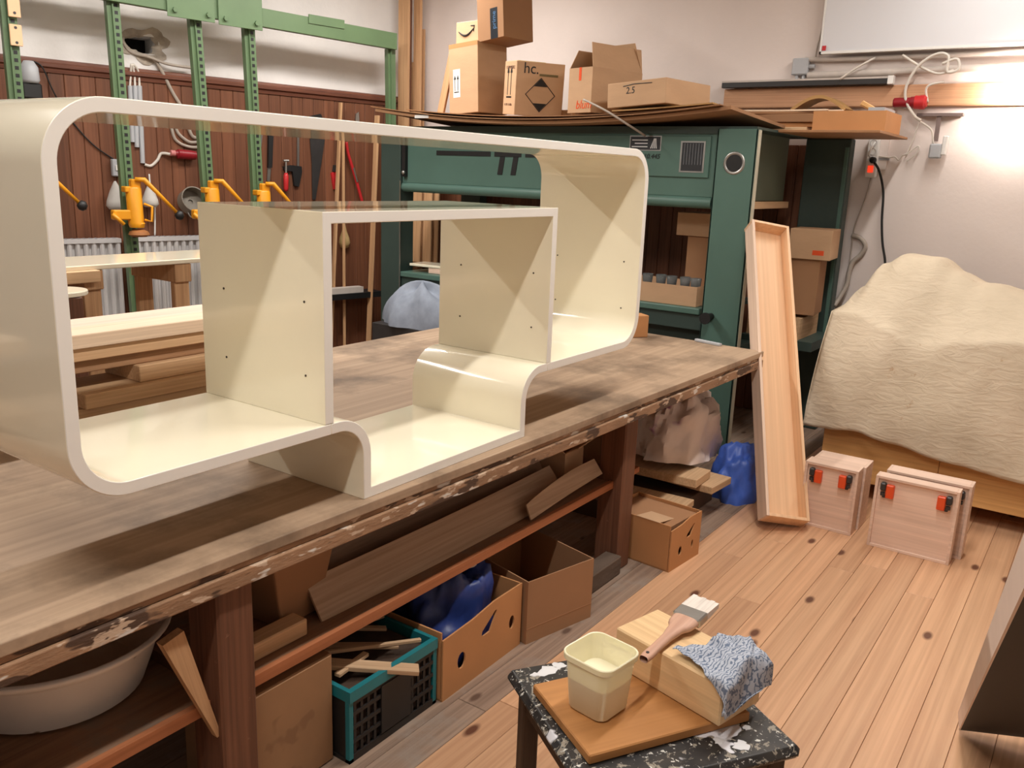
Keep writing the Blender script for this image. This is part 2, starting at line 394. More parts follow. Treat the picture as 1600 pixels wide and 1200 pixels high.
# ring: from the left step joint, round by the top, to the right step joint (k=0 outer line, k=1 inner line)
def ring(k):
    d = T*k; r = RO-d
    return ([(XBL+.02, ZL+d)] + arc(XL+RO, ZL+RO, r, 270, 180) + arc(XL+RO, ZT-RO, r, 180, 90) +
            arc(XR-RO, ZT-RO, r, 90, 0) + arc(XR-RO, ZL+RO, r, 0, -90) + [(XBR-.02, ZL+d)])
B().strip(ring(1), ring(0), 0, DEP).obj('outer_band', CREAM, hero, smooth='auto', bevel=.002)
# stepped tray: curves down from the left board, flat base, up and over to the right board
def tray(k):
    d = T*k; ro = RS-T*(1-k)      # upper line (k=1) has the larger radius on the convex step
    left = arc(T-RS, ZL+T-RS, RS if k else RS-T, 90, 0, 12)
    right = arc(W_T-T+RS, ZL+T-RS, RS if k else RS-T, 180, 90, 12)
    return [(XBL+.02, ZL+d)] + left + ([(T, T)] if k else [(0, 0)]) + ([(W_T-T, T)] if k else [(W_T, 0)]) + right + [(XBR-.02, ZL+d)]
B().strip(tray(1), tray(0), 0, DEP).obj('stepped_tray', CREAM, hero, smooth='auto', bevel=.002)
box_o = [(XBL, ZL+T), (XBL, ZBT), (XBR, ZBT), (XBR, ZL+T)]
box_i = [(XBL+T, ZL+T), (XBL+T, ZBT-T), (XBR-T, ZBT-T), (XBR-T, ZL+T)]
B().strip(box_i, box_o, 0, DEP).obj('centre_frame', CREAM, hero, bevel=.002)
for ch in hero.children:
    ch.data.materials.append(CREAM_EDGE)
    for f_ in ch.data.polygons:
        if abs(f_.normal.y) > .95: f_.material_index = 1
PIN = plain('shelf_pin_hole', (60, 52, 40), .7)
for wx, sg in ((XBL, -1), (XR-T, -1), (XBR-T, -1)):
    for yy in (.07, .39):
        for zz in (.36, .55):
            B().cyl((wx+sg*.0015, yy, zz), (wx-sg*.003, yy, zz), .0032, n=8).obj('pin_hole', PIN, hero)

# ------------------------------------------------------------------ workbench
bench = thing('workbench', 'big dusty wooden workbench with paint-stained layered edge', 'workbench', (0, 0, 0))
BX0, BX1, BY1 = -2.6, 2.935, 1.585
def yf(x): return -.006-.0205*(x+.95)            # the front edge runs a shade off the shelf unit
def slab(z0, z1, dy, mat, name, xe=0):
    m = B(); m.hexa([(BX0, yf(BX0)+dy, z0), (BX1+xe, yf(BX1)+dy, z0), (BX1+.08+xe, BY1, z0), (BX0, BY1, z0)],
                    [(BX0, yf(BX0)+dy, z1), (BX1+xe, yf(BX1)+dy, z1), (BX1+.08+xe, BY1, z1), (BX0, BY1, z1)])
    return m.obj(name, mat, bench, bevel=.003)
slab(HB-.030, HB, 0, BENCH, 'top_sheet')
slab(HB-.046, HB-.031, .006, BENCH_EDGE, 'middle_sheet', -.012)
slab(HB-.088, HB-.047, -.004, BENCH_EDGE, 'bottom_board', -.004)
def leg(x0, x1, y0, y1):
    B().bbox((x0, y0, 0), (x1, y1, HB-.088), .006).obj('leg', LEG, bench)
LEGX = ((-.478, -.375), (1.545, 1.655))
for a, b in LEGX: leg(a, b, .0, .12); leg(a, b, 1.38, 1.5)
leg(-2.4, -2.3, 0, .12); leg(-2.4, -2.3, 1.38, 1.5)
for a, b in LEGX: B().box((a+.02, .12, .36), (b-.02, 1.38, .44)).obj('cross_rail', LEG, bench)
B().box((-2.35, 1.40, .36), (1.66, 1.45, .44)).obj('rear_rail', LEG, bench)
SHELFW = wood('under_shelf_wood', (120, 88, 66), (150, 112, 84), 0, 7, .7, 0, None, .15, dirt=((128, 108, 92), 6, .5))
SHELFE = wood('under_shelf_edge', (152, 92, 56), (178, 112, 74), 0, 7, .6, 0, None, .15)
B().box((-2.3, .063, .386), (1.545, .62, .408)).obj('under_shelf', SHELFW, bench)
B().box((-2.3, .045, .380), (1.545, .063, .412)).obj('under_shelf_lipping', SHELFE, bench)
B().box((1.656, .05, .385), (1.80, .62, .41)).obj('under_shelf_end', SHELFE, bench)
FLOORBEAM = plain('dusty_beam', (92, 76, 64), .9, .2, 8, bump=.5, bscale=25, stretch=(.4, 1, 1))
B().bbox((1.16, -.02, .0), (1.545, .06, .085), .005).obj('floor_rail', FLOORBEAM, bench)
B().bbox((-2.3, .02, .0), (-.48, .09, .06), .005).obj('floor_rail', FLOORBEAM, bench)
# ------------------------------------------------------------------ green veneer press in the corner
XM = 3.45; PY0, PY1 = .255, 3.24; XB = 4.46
press = thing('veneer_press', 'green steel veneer press with black lettering, loaded with cartons on top', 'machine', (XM, PY0, 0))
def P(x, y, z): return (x-XM, y-PY0, z)
# posts
B().box(P(XM, .255, 0), P(XM+.02, .503, 1.985)).box(P(XM, .255, 0), P(XM+.055, .267, 1.985)).box(P(XM, .491, 0), P(XM+.055, .503, 1.985)).obj('front_post', GREEN, press, bevel=.003)
EDGEP = plain('lit_edge_paint', (186, 180, 160), .5, .1, 10)  # pale colour paints the light caught by the post's side edge
B().box(P(XM+.004, .251, .02), P(XM+.05, .255, 1.98)).obj('post_edge_strip', EDGEP, press)
B().bbox(P(XM, 3.036, 0), P(XM+.16, 3.24, 1.985), .006).obj('front_post', GREEN_DK, press)
B().bbox(P(XB, -.01, 0), P(XB+.1, .285, 1.985), .006).obj('rear_post', GREEN_DK, press)
B().box(P(XB-.012, .0, .1), P(XB, .022, 1.93)).obj('post_edge_strip', GREEN, press)  # lighter green strip paints the highlight along the rear post edge
B().box(P(XB, 3.036, 0), P(XB+.1, 3.24, 1.985)).obj('rear_post', GREEN_DK, press)
# head beam with rolled lip, side head panel, lower table beam
B().box(P(XM+.03, .503, 1.585), P(XM+.07, 3.036, 1.985)).obj('head_beam', GREEN, press, bevel=.003)
lip = [(0, 0)]
B().tube([P(XM+.045, .515, 1.552), P(XM+.045, 3.04, 1.552)], .036, 14).obj('head_lip', GREEN, press, smooth='auto')
B().box(P(XM+.02, .503, 1.957), P(XM+.08, 3.036, 1.985)).obj('head_flange', GREEN_DK, press)
HEADIN = plain('press_grey_green', (98, 104, 86), .5, .1, 3)
B().box(P(XM+.06, .40, 1.57), P(XB, .42, 1.985)).obj('side_panel', HEADIN, press)
B().cyl(P(3.63, .399, 1.70), P(3.63, .41, 1.70), .016, n=12).obj('bolt_hole', BLACK, press)
B().box(P(XM+.02, .27, 1.985), P(XB+.1, 3.2, 2.0)).obj('top_sheet', GREEN_DK, press)
B().box(P(XM+.06, .36, 1.522), P(XB, .62, 1.565)).obj('side_shelf_board', RAW, press)
B().box(P(XM+.02, .503, .765), P(XM+.10, 3.036, .865)).obj('table_beam', GREEN_DK, press, bevel=.004)
B().box(P(XM+.0, .52, .865), P(XM+.45, 3.03, .905)).obj('table_flange', GREEN, press, bevel=.006)
B().box(P(XM+.1, .503, .45), P(XM+.13, 3.036, .765)).obj('table_apron', GREEN_DK, press)
B().box(P(XM+.45, .503, .86), P(XB, 3.036, .88)).obj('table_plate', GREEN_DK, press)
B().box(P(XM+.15, .32, .60), P(XB, .42, .66)).obj('side_beam', GREEN_DK, press)
# lifting screw with hand grip beside the front post
B().tube([P(3.36, .44, .865), P(3.44, .44, .868), P(3.5, .43, .87)], [.026, .022, .02], 12).tube([P(3.355, .44, .865), P(3.37, .44, .865)], .036, 14).obj('table_lock_knob', RUBBER, press, smooth='auto')
# control hole
ring = B().lathe([(.050, 0), (.058, .004), (.066, .002), (.068, -.004)], 24, Matrix.Translation(P(XM-.001, .383, 1.79)) @ Matrix.Rotation(math.radians(-90), 4, 'Y'), False, False)
ring.obj('sight_ring', STEEL, press, smooth=True)
B().cyl(P(XM-.002, .383, 1.79), P(XM+.004, .383, 1.79), .05, n=24).obj('sight_hole', BLACK, press)
# raised control panel, plates, lettering
B().box(P(XM+.018, .548, 1.70), P(XM+.03, 1.62, 1.944)).obj('control_panel', GREEN, press, bevel=.003)
fx = XM+.016
B().box(P(fx, .579, 1.729), P(fx+.003, .74, 1.914)).obj('spec_plate', STEEL, press)
PLATE = plain('plate_black', (40, 42, 46), .45, .1)
sp = B().box(P(fx-.001, .59, 1.738), P(fx, .729, 1.905)).obj('spec_plate_print', PLATE, press)
GREYLN = plain('plate_grey_line', (120, 124, 128), .5)
for k in range(7): B().box(P(fx-.002, .60+k*.0185, 1.775), P(fx-.001, .603+k*.0185, 1.900)).obj('print_line', GREYLN, press)
B().box(P(fx, .872, 1.853), P(fx+.003, 1.092, 1.944)).obj('maker_plate', STEEL, press)
B().box(P(fx-.001, .879, 1.859), P(fx, 1.086, 1.938)).obj('maker_plate_print', PLATE, press)
RT = V(0, -1, 0)
def onface(y, z, x=fx-.0015): return wallmat(P(x, y, z), RT, (0, 0, 1))
LETW = plain('plate_letter_white', (214, 216, 216), .5)
for k in range(4): B().prism([(.0+k*.013, 0), (.006+k*.013, 0), (.026+k*.004, .06), (.022+k*.004, .06)], -.0005, .0005, Matrix(((0, 1, 0, fx-.002-XM), (-1, 0, 0, .945-PY0), (0, 0, 1, 1.867), (0, 0, 0, 1)))).obj('maker_mark', LETW, press)
for k in range(3): B().box(P(fx-.002, .965, 1.874+k*.02), P(fx-.001, 1.075-.02*(k % 2), 1.880+k*.02)).obj('print_line', LETW, press)
text('model_lettering', '10.445', .042, BLACK, press, onface(.99, 1.806), shear=.25)
B().box(P(XM+.027, 1.14, 1.88), P(XM+.029, 1.28, 1.93)).obj('sticker', WHITEP, press)
def bar(y0, z0, y1, z1, name='lettering_bar'): B().box(P(XM+.026, y0, z0), P(XM+.031, y1, z1)).obj(name, BLACK, press)
bar(2.70, 1.795, 2.20, 1.828); bar(2.165, 1.795, 1.935, 1.828); bar(1.90, 1.795, 1.40, 1.828)
for y0 in (2.10, 1.985): B().prism([(0, 0), (.042, 0), (.062, .125), (.020, .125)], -.002, .003, Matrix(((0, 1, 0, XM+.028-XM), (-1, 0, 0, y0+.035-PY0), (0, 0, 1, 1.672), (0, 0, 0, 1)))).obj('lettering_leg', BLACK, press)
# hinge bar on the left
B().box(P(XM+.0, 2.985, 1.63), P(XM+.03, 3.02, 1.93)).obj('guide_bar', BLACK, press)
for zz in (1.66, 1.9): B().lathe([(.016, 0), (.014, .012), (.006, .016)], 10, Matrix.Translation(P(XM-.0, 3.0, zz)) @ Matrix.Rotation(math.radians(-90), 4, 'Y')).obj('bolt', STEEL, press, smooth=True)
B().box(P(XM-.005, 3.03, .6), P(XM+.002, 3.037, 1.6)).obj('post_edge_strip', STEEL, press)

# sheets lying bowed across the top of the press
def bowed(name, label, x0, x1, y0, y1, zm, zs, th, mat, skew=0, dip=1.7, ex=0):
    def fn(u, v):
        yy = y0+(y1-y0)*v; xx = x0+(x1-x0)*u+skew*v
        return (xx, yy, zm+zs*((yy-dip)/1.5)**2*(1-.6*u)+ex*u)
    o = B().grid(fn, 6, 30, th).obj(name, mat, smooth='auto'); return tag(o, label, 'sheet', 'sheets lying on the press')
HARDB = plain('hardboard', (150, 108, 72), .7, .1, 3, rnd=.1)
HARDB_E = plain('hardboard_yellow', (176, 136, 84), .7, .1, 3)
bowed('hardboard_sheet', 'thick tan sheet bowed over the press, lowest of the pile', 3.29, 4.25, .37, 3.14, 2.024, .10, .020, CARD_DK, 0)
bowed('hardboard_sheet', 'brown hardboard sheet bowed over the press, middle of the pile', 3.25, 4.2, .42, 3.18, 2.036, .10, .006, HARDB, .03)
bowed('hardboard_sheet', 'thin brown hardboard sheet directly under the cartons', 3.36, 4.3, .52, 2.88, 2.060, .085, .006, HARDB, -.02)
bowed('cardboard_sheet', 'narrow flat cardboard sheet at the near right corner of the pile', 3.33, 4.2, .5, 1.16, 2.078, .075, .008, HARDB_E, .0)
o = B().box((3.288, 2.62, 2.045), (3.29, 2.75, 2.066)).obj('label_sticker', WHITEP, None)
tag(o, 'small white label stuck to the edge of the tan sheet', 'label'); 
ZS = 2.086
def carton(name, label, mw, w, d, h, mat=CARD, flaps=(), group='cartons on the press', closed=False, t=.005, cat='carton', inmat=None):
    """local x width (front face at y=0), y depth, z up; flaps = (side, angle from vertical outward, length)"""
    c = thing(name, label, cat, mw, group)
    if closed:
        B().bbox((0, 0, 0), (w, d, h), .003).obj('body', mat, c)
    else:
        m = B(); m.box((0, 0, 0), (w, d, t)); m.box((0, 0, t), (w, t, h)); m.box((0, d-t, t), (w, d, h)); m.box((0, t, t), (t, d-t, h)); m.box((w-t, t, t), (w, d-t, h))
        m.obj('body', mat, c)
    for side, ang, ln in flaps:
        if side in 'FB':
            m = B().box((.003, -.002, 0), (w-.003, .002, ln)); yy = 0.002 if side == 'F' else d-.002; a = ang if side == 'F' else -ang
            m.obj('flap', mat, c, Matrix.Translation((0, yy, h)) @ Matrix.Rotation(math.radians(a), 4, 'X'))
        else:
            m = B().box((-.002, .003, 0), (.002, d-.003, ln)); xx = .002 if side == 'L' else w-.002; a = -ang if side == 'L' else ang
            m.obj('flap', mat, c, Matrix.Translation((xx, 0, h)) @ Matrix.Rotation(math.radians(a), 4, 'Y'))
    return c
def arrows(c, x, z, s, name='arrow_print', dy=-.0012):
    for k in (0, 1): B().prism([(x+k*s*.5, z), (x+k*s*.5+s*.08, z), (x+k*s*.5+s*.08, z+s*1.3), (x+k*s*.5+s*.22, z+s*1.3), (x+k*s*.5+s*.04, z+s*1.75), (x+k*s*.5-s*.14, z+s*1.3), (x+k*s*.5, z+s*1.3)], dy, dy+.001).obj(name, BLACK, c)
    B().box((x-s*.1, dy, z-s*.18), (x+s*.7, dy+.001, z-s*.08)).obj(name, BLACK, c)
# tall plain carton; its front faces the viewer's side
BX = 3.55
def on_sheet(u, v): return at_z(u, v, ZS)
def press_frame(u, x, deg, z=None):
    q = at_x(u, 150, x); return rotz((x, q.y, ZS if z is None else z), deg)
c1 = carton('tall_carton', 'tall plain brown carton with a white two-arrow label, leftmost on the press', press_frame(703, BX, -98) , .30, .30, .485, CARD, closed=True)
B().box((.045, -.0012, .115), (.118, 0, .31)).obj('arrow_label', WHITEP, c1)
arrows(c1, .062, .16, .062, dy=-.0022)
B().box((.30, -.0005, .455), (.002, .0005, .485), None).obj('tape', CARD_OR, c1)
c1.rotation_euler.rotate_axis('Y', math.radians(-3))
def xfront(c): return c.matrix_world
c2 = carton('smile_carton', 'small carton printed with a black smile arrow, on the tall carton', c1.matrix_world @ Matrix.Translation((.02, .03, .487)), .235, .22, .15, CARD, closed=True)
sm = [(.03+.15*t, -.002, .085-.036*math.sin(math.pi*t)+.012*t) for t in [i/18 for i in range(19)]]
B().tube(sm, [.002+.006*math.sin(math.pi*(i+1)/20) for i in range(19)], 8).obj('smile_print', BLACK, c2)
B().tube([(.155, -.002, .118), (.19, -.002, .118), (.182, -.002, .078)], .0035, 6).obj('arrow_tip_print', BLACK, c2)
B().box((.10, .05, .15), (.2, .14, .152)).obj('blue_tape', plain('tape_blue', (110, 140, 170), .5), c2)
c3 = carton('dark_carton', 'dark brown tilted carton with black tape, topmost of the left pile', c1.matrix_world @ Matrix.Translation((.262, .02, .488)) @ Matrix.Rotation(math.radians(-5), 4, 'Y'), .25, .30, .32, CARD_DK, [('R', 55, .16)])
BTAPE = plain('black_tape', (22, 26, 34), .4)
B().box((.125, -.001, -.001), (.195, .0, .20)).obj('black_tape', BTAPE, c3)
text('tape_print', 'prime', .05, plain('tape_print', (70, 110, 150), .5), c3, wallmat((.178, -.0015, .06), (0, 0, 1), (-1, 0, 0)))
c4 = carton('gas_carton', 'brown carton with arrows and a black hazard diamond, next to the tall carton', press_frame(786, BX-.02, -122), .21, .36, .35, CARD, [], closed=True)
arrows(c4, .065, .13, .11, dy=-.0012)
text('printed_line', 'FLAMMABLE', .028, plain('print_brown', (120, 84, 66), .7), c4, wallmat((.03, -.001, .30), (1, 0, 0), (0, 0, 1)))
text('printed_line', 'R-290  R-600a', .022, plain('print_brown2', (120, 84, 66), .7), c4, wallmat((.03, -.001, .06), (1, 0, 0), (0, 0, 1)))
SIDE = lambda y, z: wallmat((.2112, y, z), (0, 1, 0), (0, 0, 1))
text('printed_name', 'hc.', .10, BLACK, c4, SIDE(.05, .275))
B().box((.211, .17, .262), (.212, .31, .277)).obj('printed_line', plain('print_olive', (110, 96, 60), .7), c4)
dy_, dz_, rr = .185, .14, .11
for a in range(4):
    p = [(dy_+rr*math.cos(a*math.pi/2), dz_+rr*math.sin(a*math.pi/2)), (dy_+rr*math.cos((a+1)*math.pi/2), dz_+rr*math.sin((a+1)*math.pi/2))]
    B().tube([(.2115, p[0][0], p[0][1]), (.2115, p[1][0], p[1][1])], .0025, 6).obj('diamond_print', BLACK, c4)
for sgn in (1, -1): B().add([(.2118, dy_-.05, dz_+sgn*.055), (.2118, dy_+.05, dz_+sgn*.055), (.2118, dy_, dz_+sgn*.105), (.2108, dy_-.05, dz_+sgn*.055), (.2108, dy_+.05, dz_+sgn*.055), (.2108, dy_, dz_+sgn*.105)], [(0, 1, 2), (5, 4, 3), (0, 3, 4, 1), (1, 4, 5, 2), (2, 5, 3, 0)]).obj('diamond_print', BLACK, c4)
B().box((.02, .02, .35), (.19, .22, .353)).obj('yellow_label', plain('label_yellow', (206, 186, 70), .6), c4)
c4.rotation_euler.rotate_axis('Y', math.radians(4))
c5 = carton('hinge_carton', 'open carton with raised flaps and an orange maker name, mid press', press_frame(888, BX-.05, -106), .22, .46, .28, CARD, [('L', -35, .13), ('R', -8, .15), ('B', -25, .2)])
text('maker_print', 'blum', .075, ORANGE, c5, wallmat((.075, -.001, .025), (1, 0, 0), (0, 0, 1)), shear=.2)
B().box((.095, -.001, .20), (.118, 0, .281)).obj('orange_tape', ORANGE, c5)
c6 = carton('shallow_carton', 'long shallow tan carton with handwritten number, lying beside the open carton', press_frame(950, BX-.2, -98, 2.1), .43, .50, .145, CARD, closed=True)
text('handwriting', '2.5', .055, BLACK, c6, wallmat((.14, -.001, .075), (1, 0, 0), (0, 0, 1)), shear=.1)
B().tube([(.12, -.001, .12), (.2, -.001, .128), (.33, -.001, .124)], .0025, 6).obj('handwriting_stroke', BLACK, c6)
c6.rotation_euler.rotate_axis('Y', math.radians(-3))
# a leaning stick and offcuts left of the cartons
o = B().bbox((-.012, -.03, 0), (.012, .03, .50), .003).obj('wood_offcut', RAWZ, None, rotz((3.62, at_x(688, 150, 3.62).y, 2.07), 0) @ Matrix.Rotation(math.radians(14), 4, 'X')); tag(o, 'pale wooden offcut leaning on the tall carton', 'offcut')
o = B().bbox((0, 0, 0), (.22, .16, .06), .003).obj('wood_offcut', RAW, None, rotz((3.80, at_x(884, 150, 3.8).y-.06, 2.072), 0)); tag(o, 'small dark offcut between the diamond carton and open carton', 'offcut')
# loose strap hanging over the front
o = B().tube(smooth_path([at_x(912, 157, 3.3)+V(0, 0, .005), at_x(945, 172, 3.24), at_x(980, 194, 3.27), at_x(1008, 212, 3.44)]), .007, 6).obj('packing_strap', CABLEG, smooth=True); tag(o, 'grey packing strap hanging over the front of the press', 'strap')

# pile of offcuts on the right end of the press
def slabthing(name, label, cat, mat, mw, a, b, group=None, r=.003):
    o = B().bbox(a, b, r).obj(name, mat, None, mw); return tag(o, label, cat, group)
G = 'offcuts on the right end of the press'
DKB = plain('black_laminate', (44, 42, 42), .5)
t = thing('long_board', 'long board with black edge and white end on the press, below the conduit', 'board', Matrix.Translation((4.60, at_x(1128, 129, 4.6).y, 2.372)) @ Matrix.Rotation(math.radians(-90), 4, 'Z'), G)
L = at_x(1128, 129, 4.6).y-at_x(1386, 132, 4.6).y
B().bbox((0, 0, -.035), (L, .05, .0), .002).obj('black_edge', DKB, t); B().box((0, 0, 0), (L, .09, .012)).obj('board_face', CONDUIT, t); B().box((L, -.004, -.036), (L+.035, .05, .016)).obj('white_end', WHITEP, t)
Z1 = 2.00
def pile(name, label, mat, u, v, x, deg, L, W, H, tilt=0, z=None):
    q = at_x(u, v, x); return slabthing(name, label, 'offcut', mat, rotz((x, q.y, q.z if z is None else z), deg) @ Matrix.Rotation(math.radians(tilt), 4, 'X'), (0, 0, 0), (L, W, H), G)
o = B().bbox((3.80, -.33, 1.9865), (4.55, .26, 2.0015), .002).obj('support_board', HARDB, None); tag(o, 'flat hardboard reaching out under the short carton at the press end', 'board', G)
pile('wood_offcut', 'wide brown board end at the right of the press pile, lowest', RAW, 1120, 195, 4.27, -90, .62, .24, .045, z=2.003)
pile('wood_offcut', 'red-brown flat board on the press pile under the curved offcut', CARD_OR, 1128, 160, 4.27, -88, .74, .22, .028, z=2.049)
pile('wood_offcut', 'thick dark brown plank end in the middle of the press pile', CARD_DK, 1150, 160, 4.28, -92, .56, .2, .05, z=2.078)
pile('wood_offcut', 'folded brown cardboard on top of the dark plank end, press pile', HARDB, 1165, 160, 4.26, -86, .60, .2, .016, z=2.129)
pile('wood_offcut', 'thin pale strip of wood poking out of the press pile', RAWPALE, 1150, 152, 4.26, -84, .70, .04, .012, 0, z=2.146)
pile('wood_offcut', 'second thin pale strip crossing the press pile', RAWPALE, 1175, 160, 4.31, -95, .52, .03, .012, 0, z=2.146)
def hump(u, v): a = math.pi*v; return (.0+.2*u, .36*v, .085*math.sin(a)+.021)
o = B().grid(hump, 3, 16, .02).obj('curved_offcut', HARDB_E, None, rotz((4.36, at_x(1255, 140, 4.4).y-.30, 2.147), 0), smooth='auto'); tag(o, 'arched brown offcut on top of the right press pile', 'offcut', G)
kc = carton('short_carton', 'short orange-brown carton overhanging the right end of the press', rotz((3.92, at_x(1268, 205, 3.92).y, 2.003), -90), .42, .40, .115, CARD_OR, [], G, False)
B().box((.31, .02, .10), (.40, .3, .135)).obj('grey_insert', GREYP, kc)
B().box((.05, .03, .02), (.28, .3, .09)).obj('contents', RAW, kc)
o = B().bbox((0, 0, 0), (.15, .045, .028), .004).obj('pine_block', PINEW, None, rotz(at_x(1345, 158, 3.95), -70) @ Matrix.Rotation(math.radians(28), 4, 'Y')); tag(o, 'small orange-yellow wood block on the short carton', 'offcut', G)
o.location.z = 2.155

# things standing inside the press
t = carton('glass_carton', 'open shallow carton holding drinking glasses on the press table', rotz((XM+.04, at_x(1000, 470, XM+.04).y+.25, .907), -90), .64, .35, .125, CARD, [], 'cartons inside the press')
text('carton_print', 'L', .07, RED, t, wallmat((.641, .2, .03), (0, 1, 0), (0, 0, 1)))
GLASS = glass('clear_glass')
gm = B().lathe([(.026, 0), (.036, .10), (.034, .10), (.025, .006), (.0005, .006)], 14, None, True, False).mesh('drinking_glass'); gm.materials.append(GLASS); gm.polygons.foreach_set('use_smooth', [True]*len(gm.polygons))
gy0 = at_x(1000, 440, XM+.2).y
for k, (du, col) in enumerate(((0, 'nearest the shelf unit'), (1, 'second from the shelf unit'), (2, 'third from the shelf unit'), (3, 'fourth from the shelf unit'), (4, 'beside the carton end'))):
    o = bpy.data.objects.new('drinking_glass', gm); COL.objects.link(o); o.location = (XM+.10+.02*(k % 2), at_x(1012+du*19, 435, XM+.1).y, .98)
    tag(o, 'clear drinking glass in the press carton, '+col, 'glass', 'glasses in the press carton')
    B().cyl((o.location.x, o.location.y, .913), (o.location.x, o.location.y, .978), .03, n=8)
B().box((.03, .02, .006), (.6, .32, .072)).obj('packing_layer', CARD_IN, t)
slabthing('plank_block', 'brown cardboard block leaning behind the glasses in the press', 'block', CARD_DK, rotz((XM+.35, at_x(1108, 400, XM+.4).y-.02, .905), 0), (0, 0, 0), (.25, .16, .42), 'cartons inside the press')
slabthing('carton_block', 'small brown carton balanced on the block behind the press post', 'carton', CARD, rotz((XM+.33, at_x(1108, 360, XM+.4).y-.05, 1.327), 0), (0, 0, 0), (.28, .25, .15), 'cartons inside the press')
c = carton('side_carton', 'tan carton with red print on the side shelf of the press, behind the drawer', rotz((4.0, .18, 1.22), -84), .26, .3, .19, CARD, closed=True, group='cartons inside the press')
B().box((.15, -.001, .03), (.22, 0, .06)).obj('red_print', ORANGE, c)
slabthing('tall_board', 'tall tan carton standing under the red-print carton in the press side', 'carton', CARD_DK, rotz((4.02, .20, .86), -84), (0, 0, 0), (.22, .25, .36), 'cartons inside the press')
o = B().box((0, 0, 0), (.4, .35, .14)).obj('wooden_box', RAW, None, rotz((4.0, .05, .70), 0)); tag(o, 'low wooden box on the press side beam behind the drawer', 'box', 'cartons inside the press')
B().box((XB-.5, -.05, .64), (XB+.1, .42, .70)).obj('side_beam', GREEN_DK, press, Matrix.Translation((-XM, -PY0, 0)))
# upright laths leaning inside the left end of the press
kk = 0
for (u0, u1, dx, sl) in ((621, 636, .75, .00), (640, 655, .8, .04), (656, 672, .85, .02), (674, 682, .9, .03)):
    a = at_x(u0, 430, XM+dx); b_ = at_x(u1, 430, XM+dx); wd = abs(a.y-b_.y)
    lab = ['leftmost', 'second from left', 'third from left', 'rightmost', 'hindmost'][kk]; kk += 1
    slabthing('upright_lath', 'upright raw lath inside the left end of the press, '+lab, 'lath', RAWZ, Matrix.Translation((XM+dx, b_.y, .8805)) @ Matrix.Rotation(math.radians(sl*30), 4, 'X'), (0, 0, 0), (.02, wd, 1.05), 'laths inside the press')
slabthing('white_board', 'narrow white painted board lying on the press table', 'board', CREAM, rotz((XM+.06, at_x(645, 405, XM+.1).y, .95), -86), (0, 0, 0), (.9, .2, .02))
slabthing('wood_offcut', 'small pinkish offcut under the white board on the press table', 'offcut', BIRCH_PALE, rotz((XM+.08, at_x(672, 410, XM+.1).y, .906), -88), (0, 0, 0), (.3, .12, .043))
# blue-grey cloth bundle at the press foot behind the bench
def bundle(u, v):
    a = 2*math.pi*u; ph = math.pi*.5*v; k = 1+.10*math.sin(5*a+2*v)+.07*math.sin(9*a+1)
    return (.19*k*math.cos(a)*math.cos(ph), .36*k*math.sin(a)*math.cos(ph), .30*math.sin(ph)*(1+.12*math.sin(4*a)))
RAGB = plain('blue_grey_cloth', (140, 148, 162), .9, .15, 12)
def pedestal(name, label, mat, a, b): o = B().bbox(a, b, .004).obj(name, mat); return tag(o, label, 'crate')
q = at_x(672, 505, 3.3)
pedestal('plastic_crate', 'dark crate behind the bench carrying a grey-blue cloth', DKSTEEL, (3.04, q.y-.35, 0), (3.38, q.y+.35, .56))
o = B().grid(bundle, 40, 10).obj('cloth_bundle', RAGB, None, Matrix.Translation((3.21, q.y, .562)), smooth=True); tag(o, 'crumpled grey-blue cloth on a crate between bench and press', 'cloth')
# ------------------------------------------------------------------ right wall fittings
wb_ = thing('enamel_board', 'glossy white enamel panel with thin frame, high on the end wall', 'panel', (XW-.09, .30, 2.55))
B().box((0, -2.4, 0), (.03, 0, .95)).obj('panel_face', WBOARD, wb_)
B().box((-.006, -2.4, -.012), (.036, .012, .004)).obj('frame_strip', WHITEP, wb_); B().box((-.006, 0, -.012), (.036, .012, .95)).obj('frame_strip', WHITEP, wb_)
for yy in (-.2, -1.2, -2.2): B().box((.03, yy, .2), (.09, yy+.05, .7)).obj('wall_bracket', STEEL, wb_)
B().box((-.008, -.03, .01), (-.006, -.005, .04)).obj('corner_sticker', RED, wb_)
W = XW
def wq(u, v, d=.0): return at_x(u, v, W-d)
def cable(name, label, pts, r, mat, n=8, cat='cable', group=None):
    o = B().tube(smooth_path(pts), r, n).obj(name, mat, smooth=True); return tag(o, label, cat, group)
jb = wq(1250, 104, .05)
t = thing('junction_box', 'grey square junction box on the end wall above the press', 'junction box', (W-.055, jb.y, jb.z))
B().bbox((0, -.055, -.055), (.054, .055, .055), .006).obj('body', GREYP, t); B().bbox((-.006, -.05, -.05), (0, .05, .05), .003).obj('lid', GREYP, t)
for k in (-.025, .02): B().cyl((.025, k, -.055), (.025, k, -.085), .012, n=10).obj('gland', GREYP, t)
B().cyl((.025, -.055, 0), (.025, -.095, 0), .014, n=10).obj('gland', GREYP, t)
cable('conduit_pipe', 'grey conduit running right from the junction box', [wq(1258, 93, .03), wq(1330, 92, .03), wq(1480, 86, .03), wq(1640, 78, .03)], .016, CONDUIT, 10, 'conduit')
o = B().cyl(wq(1262, 118, .035), wq(1660, 100, .035), .022, n=12).obj('conduit_pipe', CONDUIT, smooth='auto'); tag(o, 'thick painted pipe below the thin conduit on the end wall', 'conduit')
